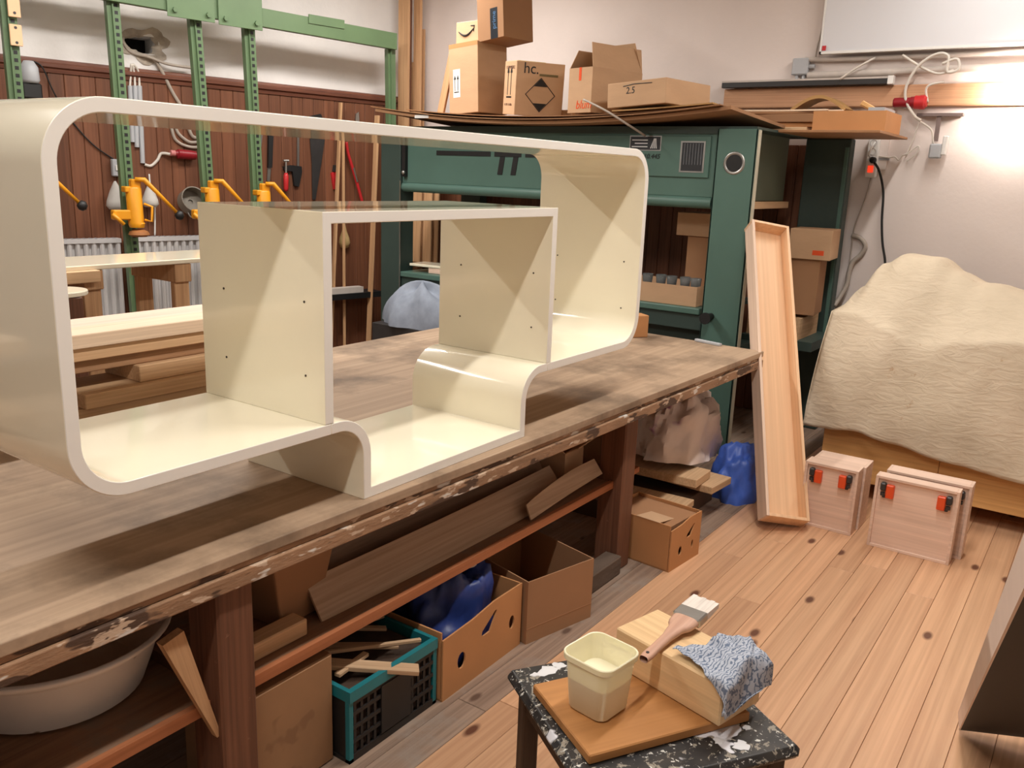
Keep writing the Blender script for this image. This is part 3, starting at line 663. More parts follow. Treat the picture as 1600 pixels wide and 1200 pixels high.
# wooden rail on the wall below the pipe
a = wq(1200, 140, .0)
o = B().bbox((W-.045, -2.2, 2.20), (W-.0005, .98, 2.335), .006).obj('wall_rail', wood('rail_wood', (186, 138, 104), (206, 160, 124), 1, 8, .6)); tag(o, 'brown wooden rail fixed to the end wall below the pipes', 'rail')
cable('thin_cable', 'thin grey cable climbing beside the white panel', [wq(1274, 92, .02), wq(1278, 70, .015), wq(1290, 25, .015), wq(1297, -20, .015)], .006, CABLEG)
cable('slack_cable', 'slack white cable slanting from the press pile to the pipe', [wq(1312, 124, .12), wq(1340, 105, .10), wq(1368, 90, .06)], .007, CABLEW)
cable('slack_cable', 'slack white cable slanting below the white panel to the loop', [wq(1410, 86, .10), wq(1440, 105, .10), wq(1465, 115, .1), wq(1490, 110, .1)], .008, CABLEW)
# red industrial plug pair on the wall
rc = wq(1422, 160, .10)
t = thing('power_connector', 'red industrial plug and socket hanging on the end wall', 'plug', Matrix.Translation(rc))
def ycyl(prof, o): return B().lathe(prof, 18, Matrix.Translation(o) @ Matrix.Rotation(math.radians(90), 4, 'X'))
ycyl([(.026, -.10), (.03, -.095), (.03, .0), (.036, .004), (.036, .03)], (0, 0, 0)).obj('socket_body', REDDK, t, smooth='auto')
ycyl([(.042, .03), (.042, .055), (.044, .06), (.044, .085), (.034, .095), (.03, .10)], (0, 0, 0)).obj('plug_body', RED, t, smooth='auto')
B().box((.03, -.05, -.03), (.1, .05, .03)).obj('wall_mount', GREYP, t)
cable('loop_cable', 'white cable hanging in a wide loop around the red plug', [wq(1472, 100, .12), wq(1495, 92, .12), wq(1498, 108, .12), wq(1480, 112, .12), wq(1482, 88, .12), wq(1465, 84, .12), wq(1438, 100, .12), wq(1418, 130, .12), wq(1415, 155, .12), wq(1428, 180, .12), wq(1438, 188, .1)], .009, CABLEW)
cable('plug_cable', 'short white cable curving up from the red plug', [rc+V(0, -.105, 0), wq(1447, 140, .1), wq(1455, 132, .1), wq(1475, 128, .08)], .007, CABLEW)
# bracket with small transformer
br = wq(1470, 180, .05)
t = thing('wall_bracket', 'dark T-shaped bracket under the assumed bright lamp, carrying a white adapter', 'bracket', Matrix.Translation(br))
BRM = plain('bracket_grey', (120, 104, 100), .5); B().box((-.02, .14, -.006), (.04, -.13, .012)).obj('arm', BRM, t); B().box((-.008, -.005, -.16), (.008, .02, -.006)).obj('stem', BRM, t)
t = thing('plug_adapter', 'white plug adapter hanging on a cable below the bracket', 'adapter', wq(1462, 235, .06))
B().bbox((-.03, -.035, -.05), (.03, .035, .04), .008).obj('body', GREYP, t); B().bbox((-.03, -.065, -.03), (.02, -.036, .09), .006).obj('white_front', WHITEP, t)
cable('adapter_cable', 'thin white cable from the loop down to the adapter', [wq(1438, 190, .1), wq(1455, 203, .08), wq(1458, 222, .07), wq(1461, 226, .06)], .006, CABLEW)
cable('tied_cable', 'knotted thin pale cable between power strip and adapter', [wq(1368, 243, .03), wq(1388, 246, .03), wq(1398, 245, .03), wq(1404, 250, .03), wq(1410, 243, .03), wq(1418, 240, .04), wq(1435, 228, .04), wq(1432, 240, .04), wq(1416, 252, .03)], .005, CABLEW)
cable('hanging_wire', 'thin pale wire dropping behind the red plug', [wq(1436, 190, .03), wq(1428, 215, .03), wq(1417, 240, .03)], .004, CABLEW)
# power strip
ps0, ps1 = wq(1369, 214, .02), wq(1361, 277, .02)
t = thing('power_strip', 'white power strip with red switch, upright on the wall beside the press', 'power strip', frame(ps1, ps0-ps1, (-1, 0, 0)))
LN = (ps0-ps1).length
B().bbox((0, -.035, 0), (LN, .035, .045), .006).obj('body', WHITEP, t)
for k in range(3): B().lathe([(.022, .0455), (.022, .043), (.019, .040)], 16, Matrix.Translation((.11+k*.055, 0, .004)), False, True).obj('socket', GREYP, t)
B().bbox((.03, -.018, .045), (.075, .018, .052), .003).obj('switch', emit('lit_red_switch', (255, 70, 40), 1.2), t)
t = thing('black_plug', 'black plug pushed into the power strip', 'plug', wq(1364, 250, .085))
B().tube([(.02, 0, 0), (-.01, 0, 0), (-.035, -.005, -.012)], [.02, .022, .012], 12).obj('body', RUBBER, t, smooth=True)
cable('black_cable', 'black power cable hanging from the black plug to the covered machine', [wq(1366, 254, .10), wq(1374, 268, .08), wq(1380, 300, .05), wq(1378, 345, .05), wq(1379, 380, .05), wq(1383, 410, .06), wq(1380, 440, .06)], .008, RUBBER)
cable('white_plug_cord', 'white cords plugged in at the top of the power strip', [wq(1368, 222, .08), wq(1362, 230, .10), wq(1358, 243, .09), wq(1366, 246, .07)], .006, WHITEP)
t = thing('cable_duct', 'white cable duct running down the wall beside the power strip', 'cable duct', (W, 0, 0))
da, db = wq(1384, 205, .0), wq(1372, 265, .0)
B().box((-.02, da.y+.035, 1.80), (-.0005, da.y-.035, 2.2)).obj('cover', PLASTER_R, t)
for z in (1.86, 2.02): B().box((-.024, da.y+.05, z), (-.0005, da.y-.05, z+.016)).obj('clip', GREYP, t)
cable('thin_cable', 'thin cable dropping from the power strip behind the press', [ps1+V(0, 0, -.005), wq(1352, 310, .02), wq(1335, 355, .02), wq(1330, 390, .02), wq(1325, 430, .03)], .005, CABLEG)
cable('grey_hose', 'thick dusty grey cable curling on the wall beside the press', [wq(1331, 367, .03), wq(1345, 373, .03), wq(1352, 385, .03), wq(1345, 398, .03), wq(1332, 410, .04), wq(1326, 428, .05), wq(1323, 445, .06), wq(1312, 465, .10), wq(1303, 478, .15)], .016, CABLEG)

# unseen lamp right of view, assumed from the glow on the end wall
t = thing('assumed_work_lamp', 'assumed bright warm work lamp mounted on the end wall right of the bracket', 'lamp', (W-.20, -1.02, 2.27))
B().lathe([(.02, .0), (.05, .03), (.085, .10), (.088, .10), (.055, .028), (.022, -.004)], 20, Matrix.Rotation(math.radians(35), 4, 'X') @ Matrix.Rotation(math.radians(90), 4, 'Y') @ Matrix.Rotation(math.radians(0), 4, 'X'), True, False).obj('shade', STEEL, t, smooth='auto')
B().lathe([(.005, .02), (.02, .03), (.03, .06), (.022, .085), (.004, .092)], 14, Matrix.Rotation(math.radians(35), 4, 'X') @ Matrix.Rotation(math.radians(90), 4, 'Y')).obj('bulb', emit('lit_bulb', (255, 236, 210), 30), t, smooth=True)
B().tube([(.2, 0, .06), (.1, 0, .07), (0, 0, .0)], .012, 8).obj('arm', BRM, t)
ld = bpy.data.lights.new('bulb_light', 'SPOT'); ld.energy = ASSUMED_WALL_LAMP_W; ld.color = ASSUMED_WALL_LAMP_COL; ld.shadow_soft_size = .05; ld.spot_size = math.radians(165); ld.spot_blend = .6  # spot of the assumed lamp, aimed at the end wall to make its glow
lo = bpy.data.objects.new('bulb_light', ld); COL.objects.link(lo); lo.parent = t; lo.location = (.03, 0.06, 0)
lo.rotation_euler = (0, math.radians(-90), 0)

# ------------------------------------------------------------------ leaning drawer box in front of the press
D0 = V(2.40, -.365, .0); D1 = D0+V(.19, -.17, .0); DT = at_x(1172, 352, 3.41)
ld_ = (DT-D0); LEN = ld_.length-.075; zd = ld_.normalized(); xd = (D1-D0); xd = (xd-zd*xd.dot(zd)).normalized(); yd = zd.cross(xd)
D0.z = max(0, -xd.z*.23)+max(0, -yd.z*.10)+.001
DM = Matrix(((xd.x, yd.x, zd.x, D0.x), (xd.y, yd.y, zd.y, D0.y), (xd.z, yd.z, zd.z, D0.z), (0, 0, 0, 1)))
DW_, DD = .23, .10
BIRZ = wood('birch_drawer', (236, 192, 150), (244, 204, 164), 2, 3, .5, .03, None, .05)
BIRZP = wood('birch_drawer_outside', (226, 196, 172), (238, 210, 188), 2, 5, .55, .03, None, .05)
dr = thing('drawer_box', 'long birch drawer box leaning upright against the green press', 'drawer', DM)
t_ = .016
B().bbox((0, 0, 0), (t_, DD, LEN), .0015).obj('side', BIRZP, dr); B().bbox((DW_-t_, 0, 0), (DW_, DD, LEN), .0015).obj('side', BIRZ, dr)
B().bbox((t_, 0, 0), (DW_-t_, DD, t_), .0015).obj('end', BIRZ, dr); B().bbox((t_, 0, LEN-t_), (DW_-t_, DD, LEN), .0015).obj('end', BIRZ, dr)
B().box((t_, DD-.02, t_), (DW_-t_, DD-.01, LEN-t_)).obj('bottom_panel', BIRZ, dr)
for k in range(7): B().box((-.001, .012+k*.014, LEN-.02), (.0, .019+k*.014, LEN-.0005)).obj('dovetail', RAWZ, dr)

# ------------------------------------------------------------------ small plywood drawers with orange runner clips, standing on end
def clip_drawer(label, o, w, h, d, clips=('L', 'R'), yaw=0):
    """front (underside) faces -X; local x to the right seen from the aisle"""
    t = thing('plywood_drawer', label, 'drawer', rotz(o, -90+yaw), 'plywood drawers with orange clips')
    th = .013
    B().bbox((th, .012, th), (w-th, .022, h-th), .001).obj('bottom_panel', BIRCH_PALE, t)
    B().bbox((0, 0, 0), (th, d, h), .001).obj('side', BIRCH_PALE, t); B().bbox((w-th, 0, 0), (w, d, h), .001).obj('side', BIRCH_PALE, t)
    B().bbox((th, .0, h-th), (w-th, d, h), .001).obj('front_end', BIRCH_PALE, t); B().bbox((th, 0, 0), (w-th, d, th), .001).obj('back_end', BIRCH_PALE, t)
    for c in clips:
        x0 = .052 if c == 'L' else w-.088; s = 1 if c == 'L' else -1
        k = B().bbox((x0, -.012, h-.10), (x0+.036, .012, h-.035), .004).obj('runner_clip', ORANGE, t); k['label'] = 'orange runner clip'
        xa = x0-.026 if c == 'L' else x0+.036
        B().bbox((xa, -.014, h-.068), (xa+.026, .012, h-.028), .006).tube([(xa+.013, -.006, h-.075), (xa+.013, -.006, h-.09)], .010, 10).tube([(xa+(.02 if c == 'L' else .006), -.004, h-.10), (xa+(.02 if c == 'L' else .006), -.004, h-.088)], .008, 8).obj('clip_lever', DKSTEEL, t)
    return t
clip_drawer('plywood drawer with orange clips beside the leaning drawer box, nearer of its pair', (2.65, -.452, 0), .258, .335, .095)
clip_drawer('plywood drawer standing behind the pair beside the leaning drawer box', (2.757, -.462, 0), .258, .33, .15, ())
clip_drawer('plywood drawer with two orange clips, nearest the aisle and leftmost boards of the floor', (2.595, -.80, 0), .362, .357, .072)
clip_drawer('plywood drawer behind the front clip drawer, shifted right', (2.70, -.825, 0), .372, .362, .10, ('R',))

# ------------------------------------------------------------------ covered machine by the end wall
base = thing('machine_base', 'pine panelled base of the covered machine', 'cabinet', (3.22, -1.4, 0))
for k, (a, b) in enumerate(((-.95, -.001), (.001, .42), (.422, 1.02))):
    B().bbox((0, a, .10), (.025, b, .62), .002).obj('front_panel', PINEW, base)
B().box((.025, -.95, .10), (1.05, 1.02, .12)).obj('bottom_board', PINEW, base); B().box((.025, 1.0, .10), (1.05, 1.02, .62)).obj('side_panel', PINEW, base); B().box((.025, -.95, .62), (1.05, 1.02, .64)).obj('top_board', PINEW, base)
for yy in (-.8, .9):
    for xx in (.08, .95): B().box((xx, yy-.04, 0), (xx+.08, yy+.04, .10)).obj('foot', DKSTEEL, base)
m, nt, b_ = _base('canvas_cover', .9, .15)
mp = _coords(nt, (1, 1, 1), False); c1_ = _ramp(nt, _noise(nt, mp.outputs[0], 3, 5), [(.3, lin((204, 188, 164))), (.7, lin((222, 206, 182)))])
f_ = _ramp(nt, _noise(nt, mp.outputs[0], 5.5, 5, .7), [(.66, (0, 0, 0)), (.74, (1, 1, 1))]); c1_ = _mix(nt, f_, c1_, lin((172, 132, 92)))
nt.links.new(c1_, b_.inputs['Base Color']); mpb = _coords(nt, (1, 3, 9), False); _bump(nt, b_, _noise(nt, mpb.outputs[0], 3.0, 4, .55, 1.2), .30, .03)
CANVAS = m
def lerp(a, b, t): return a+(b-a)*t
def interp(tab, x):
    if x <= tab[0][0]: return tab[0][1]
    for (x0, y0), (x1, y1) in zip(tab, tab[1:]):
        if x <= x1:
            t = (x-x0)/(x1-x0); t = t*t*(3-2*t); return lerp(y0, y1, t)
    return tab[-1][1]
# profile along the front: y -> hem height, shoulder height, ridge height
HEM = [(-2.3, .30), (-1.35, .295), (-1.0, .33), (-.75, .37), (-.55, .40), (-.42, .385), (-.30, .375)]
SHO = [(-2.3, .95), (-1.25, .97), (-1.0, .93), (-.8, .88), (-.62, .98), (-.45, 1.01), (-.30, 1.0)]
RID = [(-2.3, 1.12), (-1.6, 1.14), (-1.25, 1.165), (-1.0, 1.20), (-.86, 1.25), (-.74, 1.325), (-.60, 1.335), (-.50, 1.27), (-.38, 1.12), (-.28, 1.0)]
Y0c, Y1c = -2.3, -.285
import mathutils.noise as mn
def cov(u, v):
    """u along the front (right to left), v from front hem up over the ridge to the back hem"""
    y = lerp(Y0c, Y1c, u); hem, sho, rid = interp(HEM, y), interp(SHO, y), interp(RID, y)
    xf, xr, xb = 3.17, 3.62, 4.38
    fold = mn.noise(Vector((y*5, v*2.4, 1.3)))*.03+mn.noise(Vector((y*13, v*5, 4.0)))*.010
    if v < .5:
        t = v/.5; x = xf-.03*(1-t)**2+fold*(1-.2*t)+.055*t*t; z = lerp(hem, sho, t)
        x += .05*max(0, math.sin((y+1.05)*2.6))*math.sin(math.pi*t)*-1
    elif v < .74:
        t = (v-.5)/.24; s = t*t*(3-2*t); x = lerp(xf+.055, xr, t)+fold*.5; z = lerp(sho, rid, math.sin(t*math.pi/2)**1.1)+fold*.6
    elif v < .88:
        t = (v-.74)/.14; x = lerp(xr, xb, t); z = rid-.10*t*t+fold*.5
    else:
        t = (v-.88)/.12; x = xb+.03*t+fold; z = lerp(rid-.10, .45, t)
    # left end rounds over
    e = max(0, (u-.90)/.10)
    if e > 0: 
        y -= .02*e; x = lerp(x, lerp(3.26, 4.3, v), .25*e*e); 
    sway = .05*max(0, (1.0-z))*max(0, (u-.85)/.15); y += sway
    return (x, y, z)
cv = B(); cv.grid(cov, 90, 70)
def covside(u, v):
    # left side skirt: u follows the top edge (front hem to back hem), v drops to the hem
    p = Vector(cov(1.0, lerp(.0, 1.0, u))); fold = mn.noise(Vector((u*9, v*2, 7)))*.02
    zb = .37; return (p.x, p.y+.05*v*max(0, (p.z-.4))+fold*v+.0, lerp(p.z, zb, v))
cv.grid(covside, 60, 14)
o = cv.obj('dust_cover', CANVAS, smooth=True, solid=.004); tag(o, 'beige stained canvas sheet draped over a machine by the end wall', 'dust cover')
body = B().box((3.36, -2.1, .641), (4.2, -.45, .86)).box((3.62, -.9, .90), (4.0, -.62, 1.15)).obj('covered_machine', DKSTEEL); tag(body, 'machine hidden under the beige canvas sheet', 'machine')
# ------------------------------------------------------------------ stool and what stands on it
ST = .45; ang = math.degrees(math.atan2(-.56, .83))
SM = rotz((.035, -.468, 0), ang)            # local x along the far edge, y towards the back; stool fills y from -.56 to 0
stool = thing('paint_stool', 'black wooden stool splattered with white paint', 'stool', SM)
m, nt, b_ = _base('splattered_black', .45)
mp = _coords(nt, (1, 1, 1), False); base_c = _ramp(nt, _noise(nt, mp.outputs[0], 14, 5), [(.35, lin((26, 27, 30))), (.7, lin((58, 54, 50)))])
f1 = _ramp(nt, _noise(nt, mp.outputs[0], 26, 4, .7, 1.2), [(.57, (0, 0, 0)), (.60, (1, 1, 1))])
f2 = _ramp(nt, _noise(nt, mp.outputs[0], 70, 3, .6, .5), [(.62, (0, 0, 0)), (.65, (1, 1, 1))])
f3 = _ramp(nt, _noise(nt, mp.outputs[0], 9, 3, .5, .2), [(.62, (0, 0, 0)), (.64, (1, 1, 1))])
base_c = _mix(nt, f1, base_c, lin((150, 142, 128))); base_c = _mix(nt, f2, base_c, lin((214, 212, 204))); base_c = _mix(nt, f3, base_c, lin((226, 226, 232)))
nt.links.new(base_c, b_.inputs['Base Color']); _bump(nt, b_, f1, .3, .004)
SPLAT = m
SLX, SLY = .535, .50
B().bbox((0, -SLY, ST-.035), (SLX, 0, ST), .014).obj('seat', SPLAT, stool, bevel=.006)
DKW = wood('stool_leg_dark', (58, 44, 34), (84, 64, 48), 2, 8, .6, .05)
for (a, c) in ((.03, -.06), (SLX-.075, -.06), (.03, -SLY+.02), (SLX-.075, -SLY+.02)): B().bbox((a, c, 0), (a+.045, c+.04, ST-.036), .004).obj('leg', DKW, stool)
for yy in (-.055, -SLY+.025): B().box((.075, yy, ST-.10), (SLX-.075, yy+.025, ST-.037)).obj('apron', DKW, stool)
for xx in (.035, SLX-.06): B().box((xx, -SLY+.06, ST-.10), (xx+.025, -.06, ST-.037)).obj('apron', DKW, stool)
DRIP = plain('dry_white_paint', (222, 222, 224), .5, .03)
rb = random.Random(11)
def blob(x, y, r, k):
    pts = [(x+r*(1+.35*rb.uniform(-1, 1))*math.cos(a*math.pi/7), y+r*.8*(1+.35*rb.uniform(-1, 1))*math.sin(a*math.pi/7)) for a in range(14)]
    mm = B(); n = len(pts); mm.add([(px, py, ST+.0002) for px, py in pts]+[(x+(px-x)*.8, y+(py-y)*.8, ST+.002) for px, py in pts], [tuple(range(n, 2*n))]+[(i, (i+1) % n, n+(i+1) % n, n+i) for i in range(n)])
    mm.obj('paint_blob', DRIP, stool, smooth='auto')
for x, y, r in ((.10, -.045, .028), (.135, -.03, .018), (.06, -.05, .012), (.17, -.03, .014), (.045, -.16, .012), (.36, -.42, .014), (.45, -.40, .010), (.40, -.45, .02), (.06, -.33, .014)): blob(x, y, r, 0)
# board
b0 = at_z(839, 1066, .472); b1 = at_z(921, 1183, .472); b2 = at_z(1180, 1113, .472)
BRD = wood('mdf_board', (172, 118, 66), (190, 134, 80), 0, 3, .6, 0, None, .03)
o = B().bbox((0, 0, ST), (.43, .285, .474), .003).obj('base_board', BRD, None, frame((b1.x, b1.y, 0), (b2-b1).to_3d()*1.0)); o.matrix_world = frame((b1.x, b1.y, .001), V((b2-b1).x, (b2-b1).y, 0)); tag(o, 'brown square-cut board lying on the splattered stool', 'board')
ZB = .4755
# plastic tub with paint
def rsq(h, r, n=6):
    out = []
    for cx, cy, a0 in ((h-r, h-r, 0), (-h+r, h-r, 90), (-h+r, -h+r, 180), (h-r, -h+r, 270)):
        for i in range(n+1):
            a = math.radians(a0+90*i/n); out.append((cx+r*math.cos(a), cy+r*math.sin(a)))
    return out
def rsq_lathe(levels, cap0=False, cap1=False):
    m = B(); vs = []; n = 28
    for h, r, z in levels: vs += [(x, y, z) for x, y in rsq(h, r)]
    fs = []
    for i in range(len(levels)-1):
        for k in range(n): j = (k+1) % n; fs.append((i*n+k, i*n+j, (i+1)*n+j, (i+1)*n+k))
    if cap0: fs.append(tuple(range(n-1, -1, -1)))
    if cap1: fs.append(tuple((len(levels)-1)*n+k for k in range(n)))
    return m.add(vs, fs)
TUBP = plain('tub_plastic', (246, 238, 204), .35, .01, 3); TUBP.node_tree.nodes['Principled BSDF'].inputs['Subsurface Weight'].default_value = .25; TUBP.node_tree.nodes['Principled BSDF'].inputs['Subsurface Radius'].default_value = (.02, .02, .015)
TUBP.node_tree.nodes['Principled BSDF'].inputs['Subsurface Scale'].default_value = .4
tub = thing('paint_tub', 'square cream plastic tub half full of paint on the brown board', 'tub', rotz((.008, -.752, ZB), -8))
rsq_lathe([(.050, .022, 0), (.055, .025, .006), (.064, .028, .125), (.0645, .028, .128), (.070, .031, .129), (.0705, .031, .142), (.069, .030, .144), (.0665, .029, .143), (.0625, .027, .122), (.0535, .024, .008), (.03, .01, .007)], True, True).obj('body', TUBP, tub, smooth='auto')
PAINT = plain('wet_cream_paint', (250, 244, 216), .12, .01, 2)
rsq_lathe([(.0593, .026, .081), (.058, .025, .080)], False, True).obj('paint_level', PAINT, tub, smooth='auto')
rsq_lathe([(.0655, .029, .124), (.0665, .029, .127)]).obj('rim_bead', TUBP, tub, smooth=True)
# wood block
f0 = V(.108, -1.011, ZB); ax = V(.245, .97, 0).normalized()
BLK = wood('planed_block', (226, 188, 140), (242, 208, 160), 0, 5, .5, 0, None, .04)
blk = B().bbox((0, -.16, 0), (.325, 0, .105), .004).obj('wood_block', BLK, None, frame(f0, ax)); tag(blk, 'thick planed wood block on the brown board, under the brush', 'block')
BM = frame(f0+V(0, 0, .106), ax)
# brush: lies across the block, handle pointing to the viewer's left
pb0 = BM.inverted() @ at_z(1006, 1026, ZB+.106+.015); pb1 = BM.inverted() @ at_z(1102, 945, ZB+.106+.02)
h0 = BM @ V(pb0.x, pb0.y, .008); h1 = BM @ V(pb1.x, pb1.y, .03); BL = (h1-h0).length
br = thing('paint_brush', 'wide flat paint brush with pale wooden handle lying on the wood block', 'brush', frame(h0, h1-h0))
HND = wood('brush_handle', (196, 150, 128), (216, 174, 150), 0, 6, .5, 0)
def flat(u, v, prof):
    a = 2*math.pi*v; x, wy, wz = prof(u); return (x, wy*math.copysign(abs(math.cos(a))**.7, math.cos(a)), wz*math.copysign(abs(math.sin(a))**.8, math.sin(a)))
def hprof(u):
    x = u*.66*BL; tab = [(0, .011), (.08, .014), (.3, .0125), (.5, .013), (.72, .019), (.86, .033), (1, .036)]; z = interp([(0, .009), (.4, .010), (1, .012)], u); return x, interp(tab, u), z
B().grid(lambda u, v: flat(u, v, hprof), 22, 16).obj('handle', HND, br, smooth=True)
B().cyl((.018, 0, -.0105), (.018, 0, .0105), .004, n=10).obj('hang_hole', DKSTEEL, br)
B().bbox((.655*BL, -.038, -.0125), (.80*BL, .038, .0125), .004).obj('ferrule', STEEL, br)
BRI = plain('bristle_white', (232, 222, 212), .7, .15, 60, stretch=(.1, 1, 1))
for k in range(6):
    yy = -.031+k*.0124; B().hexa([(.80*BL, yy-.0062, -.010), (1.0*BL+.004*(k % 2), yy-.0066, -.006), (1.0*BL+.004*(k % 2), yy+.0056, -.006), (.80*BL, yy+.0062, -.010)], [(.80*BL, yy-.0062, .010), (1.0*BL+.004*(k % 2), yy-.0066, .007), (1.0*BL+.004*(k % 2), yy+.0056, .007), (.80*BL, yy+.0062, .010)]).obj('bristle_tuft', BRI, br)
# rag
m, nt, b_ = _base('printed_rag', .95, .1)
mp = _coords(nt, (1, 1, 1), False); wv = nt.nodes.new('ShaderNodeTexWave'); wv.inputs['Scale'].default_value = 34; wv.inputs['Distortion'].default_value = 14; wv.inputs['Detail'].default_value = 2; wv.inputs['Detail Scale'].default_value = 1.3
nt.links.new(mp.outputs[0], wv.inputs['Vector']); cc = _ramp(nt, wv.outputs['Fac'], [(.18, lin((112, 124, 146))), (.36, lin((184, 190, 202)))])
nt.links.new(cc, b_.inputs['Base Color']); _bump(nt, b_, _noise(nt, mp.outputs[0], 60, 4), .4, .004)
RAG = m
def ragf(u, v):
    x = lerp(-.085, .135, u)+.018*math.sin(6*v+2*u); y = lerp(-.20, .045, v)+.02*math.sin(5*u+1.3)-.05*u*v
    x += .03*math.cos(7*v)*(1-u)*.4
    z = .010+.024*abs(mn.noise(Vector((u*3.4, v*3.4, 2.2))))+.010*mn.noise(Vector((u*8, v*8, 5)))+.025*math.sin(math.pi*u)*math.sin(math.pi*min(1, v*1.2))
    ox = max(0, -x-.004); oy = max(0, -y-.168)
    if ox > 0: z = min(z, .010)-ox*1.05; x = -.012-.006*math.sin(9*v)-.08*ox
    if oy > 0: z = min(z, .012)-oy*1.3; y = -.172-.006*math.sin(9*u)-.1*oy
    oz = max(0, y-.004)
    if oz > 0: z = min(z, .010)-oz*1.1; y = .012+.006*math.sin(11*u)+.06*oz
    return (x, y, max(z, -.058+.012*math.sin(13*u+7*v)))
o = B().grid(ragf, 44, 44).obj('printed_rag', RAG, None, BM, smooth=True, solid=.003, sub=1); tag(o, 'crumpled blue-grey patterned rag on the end of the wood block', 'rag')
# ------------------------------------------------------------------ things under the bench, left part
ZSH = .4085
bas = thing('white_basin', 'large dirty white plastic basin on the shelf under the bench', 'basin', (-.668, .40, ZSH))
BASP = plain('dirty_white_plastic', (232, 224, 214), .5, .06, 5, spots=((150, 128, 108), 9, .66))
B().lathe([(.18, .0), (.205, .006), (.232, .08), (.248, .13), (.253, .137), (.27, .148), (.274, .162), (.266, .163), (.253, .148), (.240, .135), (.222, .08), (.195, .014), (.02, .010)], 48, None, True, True).obj('body', BASP, bas, smooth='auto')
B().lathe([(.262, .142), (.277, .154), (.280, .166), (.270, .168)], 48, None, False, False).obj('rim', BASP, bas, smooth=True)
o = B().hexa([(-.008, -.01, .0), (.004, -.01, .0), (.004, .01, .0), (-.008, .01, .0)], [(-.058, -.012, .33), (-.002, -.012, .33), (-.002, .012, .33), (-.058, .012, .33)]).obj('wood_wedge', RAWZ, None, Matrix.Translation((-.475, .028, .325)) @ Matrix.Rotation(math.radians(-14), 4, 'Y')); tag(o, 'pointed wooden offcut leaning at the shelf edge between basin and bench leg', 'offcut')
o = B().bbox((-.372, .055, 0), (-.070, .33, .345), .006).obj('mdf_box', plain('mdf_brown', (150, 112, 78), .7, .08, 6, spots=((134, 98, 68), 5, .6))); tag(o, 'brown fibreboard box on the floor beside the bench leg', 'box')
U = 'things under the bench'
# tilted taped carton on the shelf
c = thing('taped_carton', 'tapered cardboard carton with green-yellow tape under the bench top', 'carton', rotz((-.20, .17, ZSH), 4), U)
B().hexa([(.05, 0, 0), (.20, 0, 0), (.20, .25, 0), (.05, .25, 0)], [(.0, -.02, .285), (.275, -.02, .285), (.275, .28, .285), (.0, .28, .285)]).obj('body', CARD_DK, c, bevel=.006)
B().hexa([(.013, -.018, .21), (.256, -.018, .21), (.256, -.010, .21), (.013, -.010, .21)], [(.0, -.0225, .284), (.275, -.0225, .284), (.275, -.012, .284), (.0, -.012, .284)]).obj('tape', plain('tape_olive', (150, 140, 70), .5), c)
# long veneer boards lying on the shelf
VEN = wood('grey_veneer', (176, 148, 122), (202, 174, 148), 0, 7, .7, .08, None, .15)
VEN_D = wood('dark_veneer', (134, 108, 88), (160, 132, 108), 0, 7, .7, .08, None, .15)
def curved_board(name, label, x0, x1, y0, z0, h, lean, sag, mat, th=.008, twist=0):
    def fn(u, v):
        x = lerp(x0, x1, u); s = math.sin(math.pi*u)
        return (x, y0+lean*v+sag*s+.02*u*v, z0+h*v*(1-.25*(2*u-1)**2*twist)+twist*.05*u)
    o = B().grid(fn, 24, 4, th).obj(name, mat, smooth='auto'); return tag(o, label, 'board', 'veneer boards on the under shelf')
curved_board('veneer_board', 'long grey veneer board on the under shelf, nearest the front', -.05, 1.28, .118, ZSH+.003, .105, .07, -.012, VEN)
curved_board('veneer_board', 'long dark veneer board behind the front one under the bench', .06, 1.30, .215, ZSH+.003, .19, .08, .02, VEN_D)
curved_board('veneer_board', 'narrow brown board high under the bench top, hindmost', .10, 1.30, .35, ZSH+.003, .255, .05, .0, VEN, .012)
curved_board('veneer_roll', 'bent veneer strip curling up at the right end of the under shelf', .95, 1.49, .070, ZSH+.008, .07, .025, .005, VEN, .006, .8)
o = B().bbox((-.34, .10, ZSH), (-.12, .16, ZSH+.05), .004).obj('wood_offcut', RAW); tag(o, 'short offcut lying on the under shelf below the taped carton', 'offcut', U)
# small carton by the far leg
q0 = at_z(950, 765, ZSH); 
c = carton('small_carton', 'small open carton on the under shelf beside the far bench leg', rotz((1.34, .17, ZSH), 8), .20, .26, .15, CARD, [('F', 60, .07), ('L', 55, .07)], U)
c = carton('flat_carton', 'flat carton standing behind the far bench leg on the shelf end', rotz((1.665, .16, ZSH+.002), 0), .13, .30, .20, CARD, [], U, True)
# teal crate with sticks
cr = thing('folding_crate', 'black and teal plastic crate full of wood sticks under the bench', 'crate', (-.062, .0, 0))
TEAL = plain('teal_plastic', (28, 116, 124), .45, .06); BLKP = plain('black_plastic', (34, 30, 28), .5, .08)
CW, CD, CH = .385, .33, .235
B().box((0, 0, 0), (CW, CD, .012)).obj('floor_panel', BLKP, cr)
for a, b in (((0, -.004, CH-.035), (CW, .014, CH)), ((0, CD-.014, CH-.035), (CW, CD, CH)), ((0, .014, CH-.035), (.014, CD-.014, CH)), ((CW-.014, .014, CH-.035), (CW, CD-.014, CH))): B().box(a, b).obj('top_rim', TEAL, cr)
for a in ((0, 0), (CW-.016, 0), (0, CD-.016), (CW-.016, CD-.016)): B().box((a[0], a[1], .0), (a[0]+.016, a[1]+.016, CH-.035)).obj('corner_post', TEAL, cr)
for k in range(13): B().box((.02+k*.0275, .002, .01), (.030+k*.0275, .008, CH-.035)).obj('lattice_bar', BLKP, cr)
for z in (.012, .06, .105, .15, .185): B().box((.016, .0, z), (CW-.016, .006, z+.012)).obj('lattice_rail', BLKP, cr)
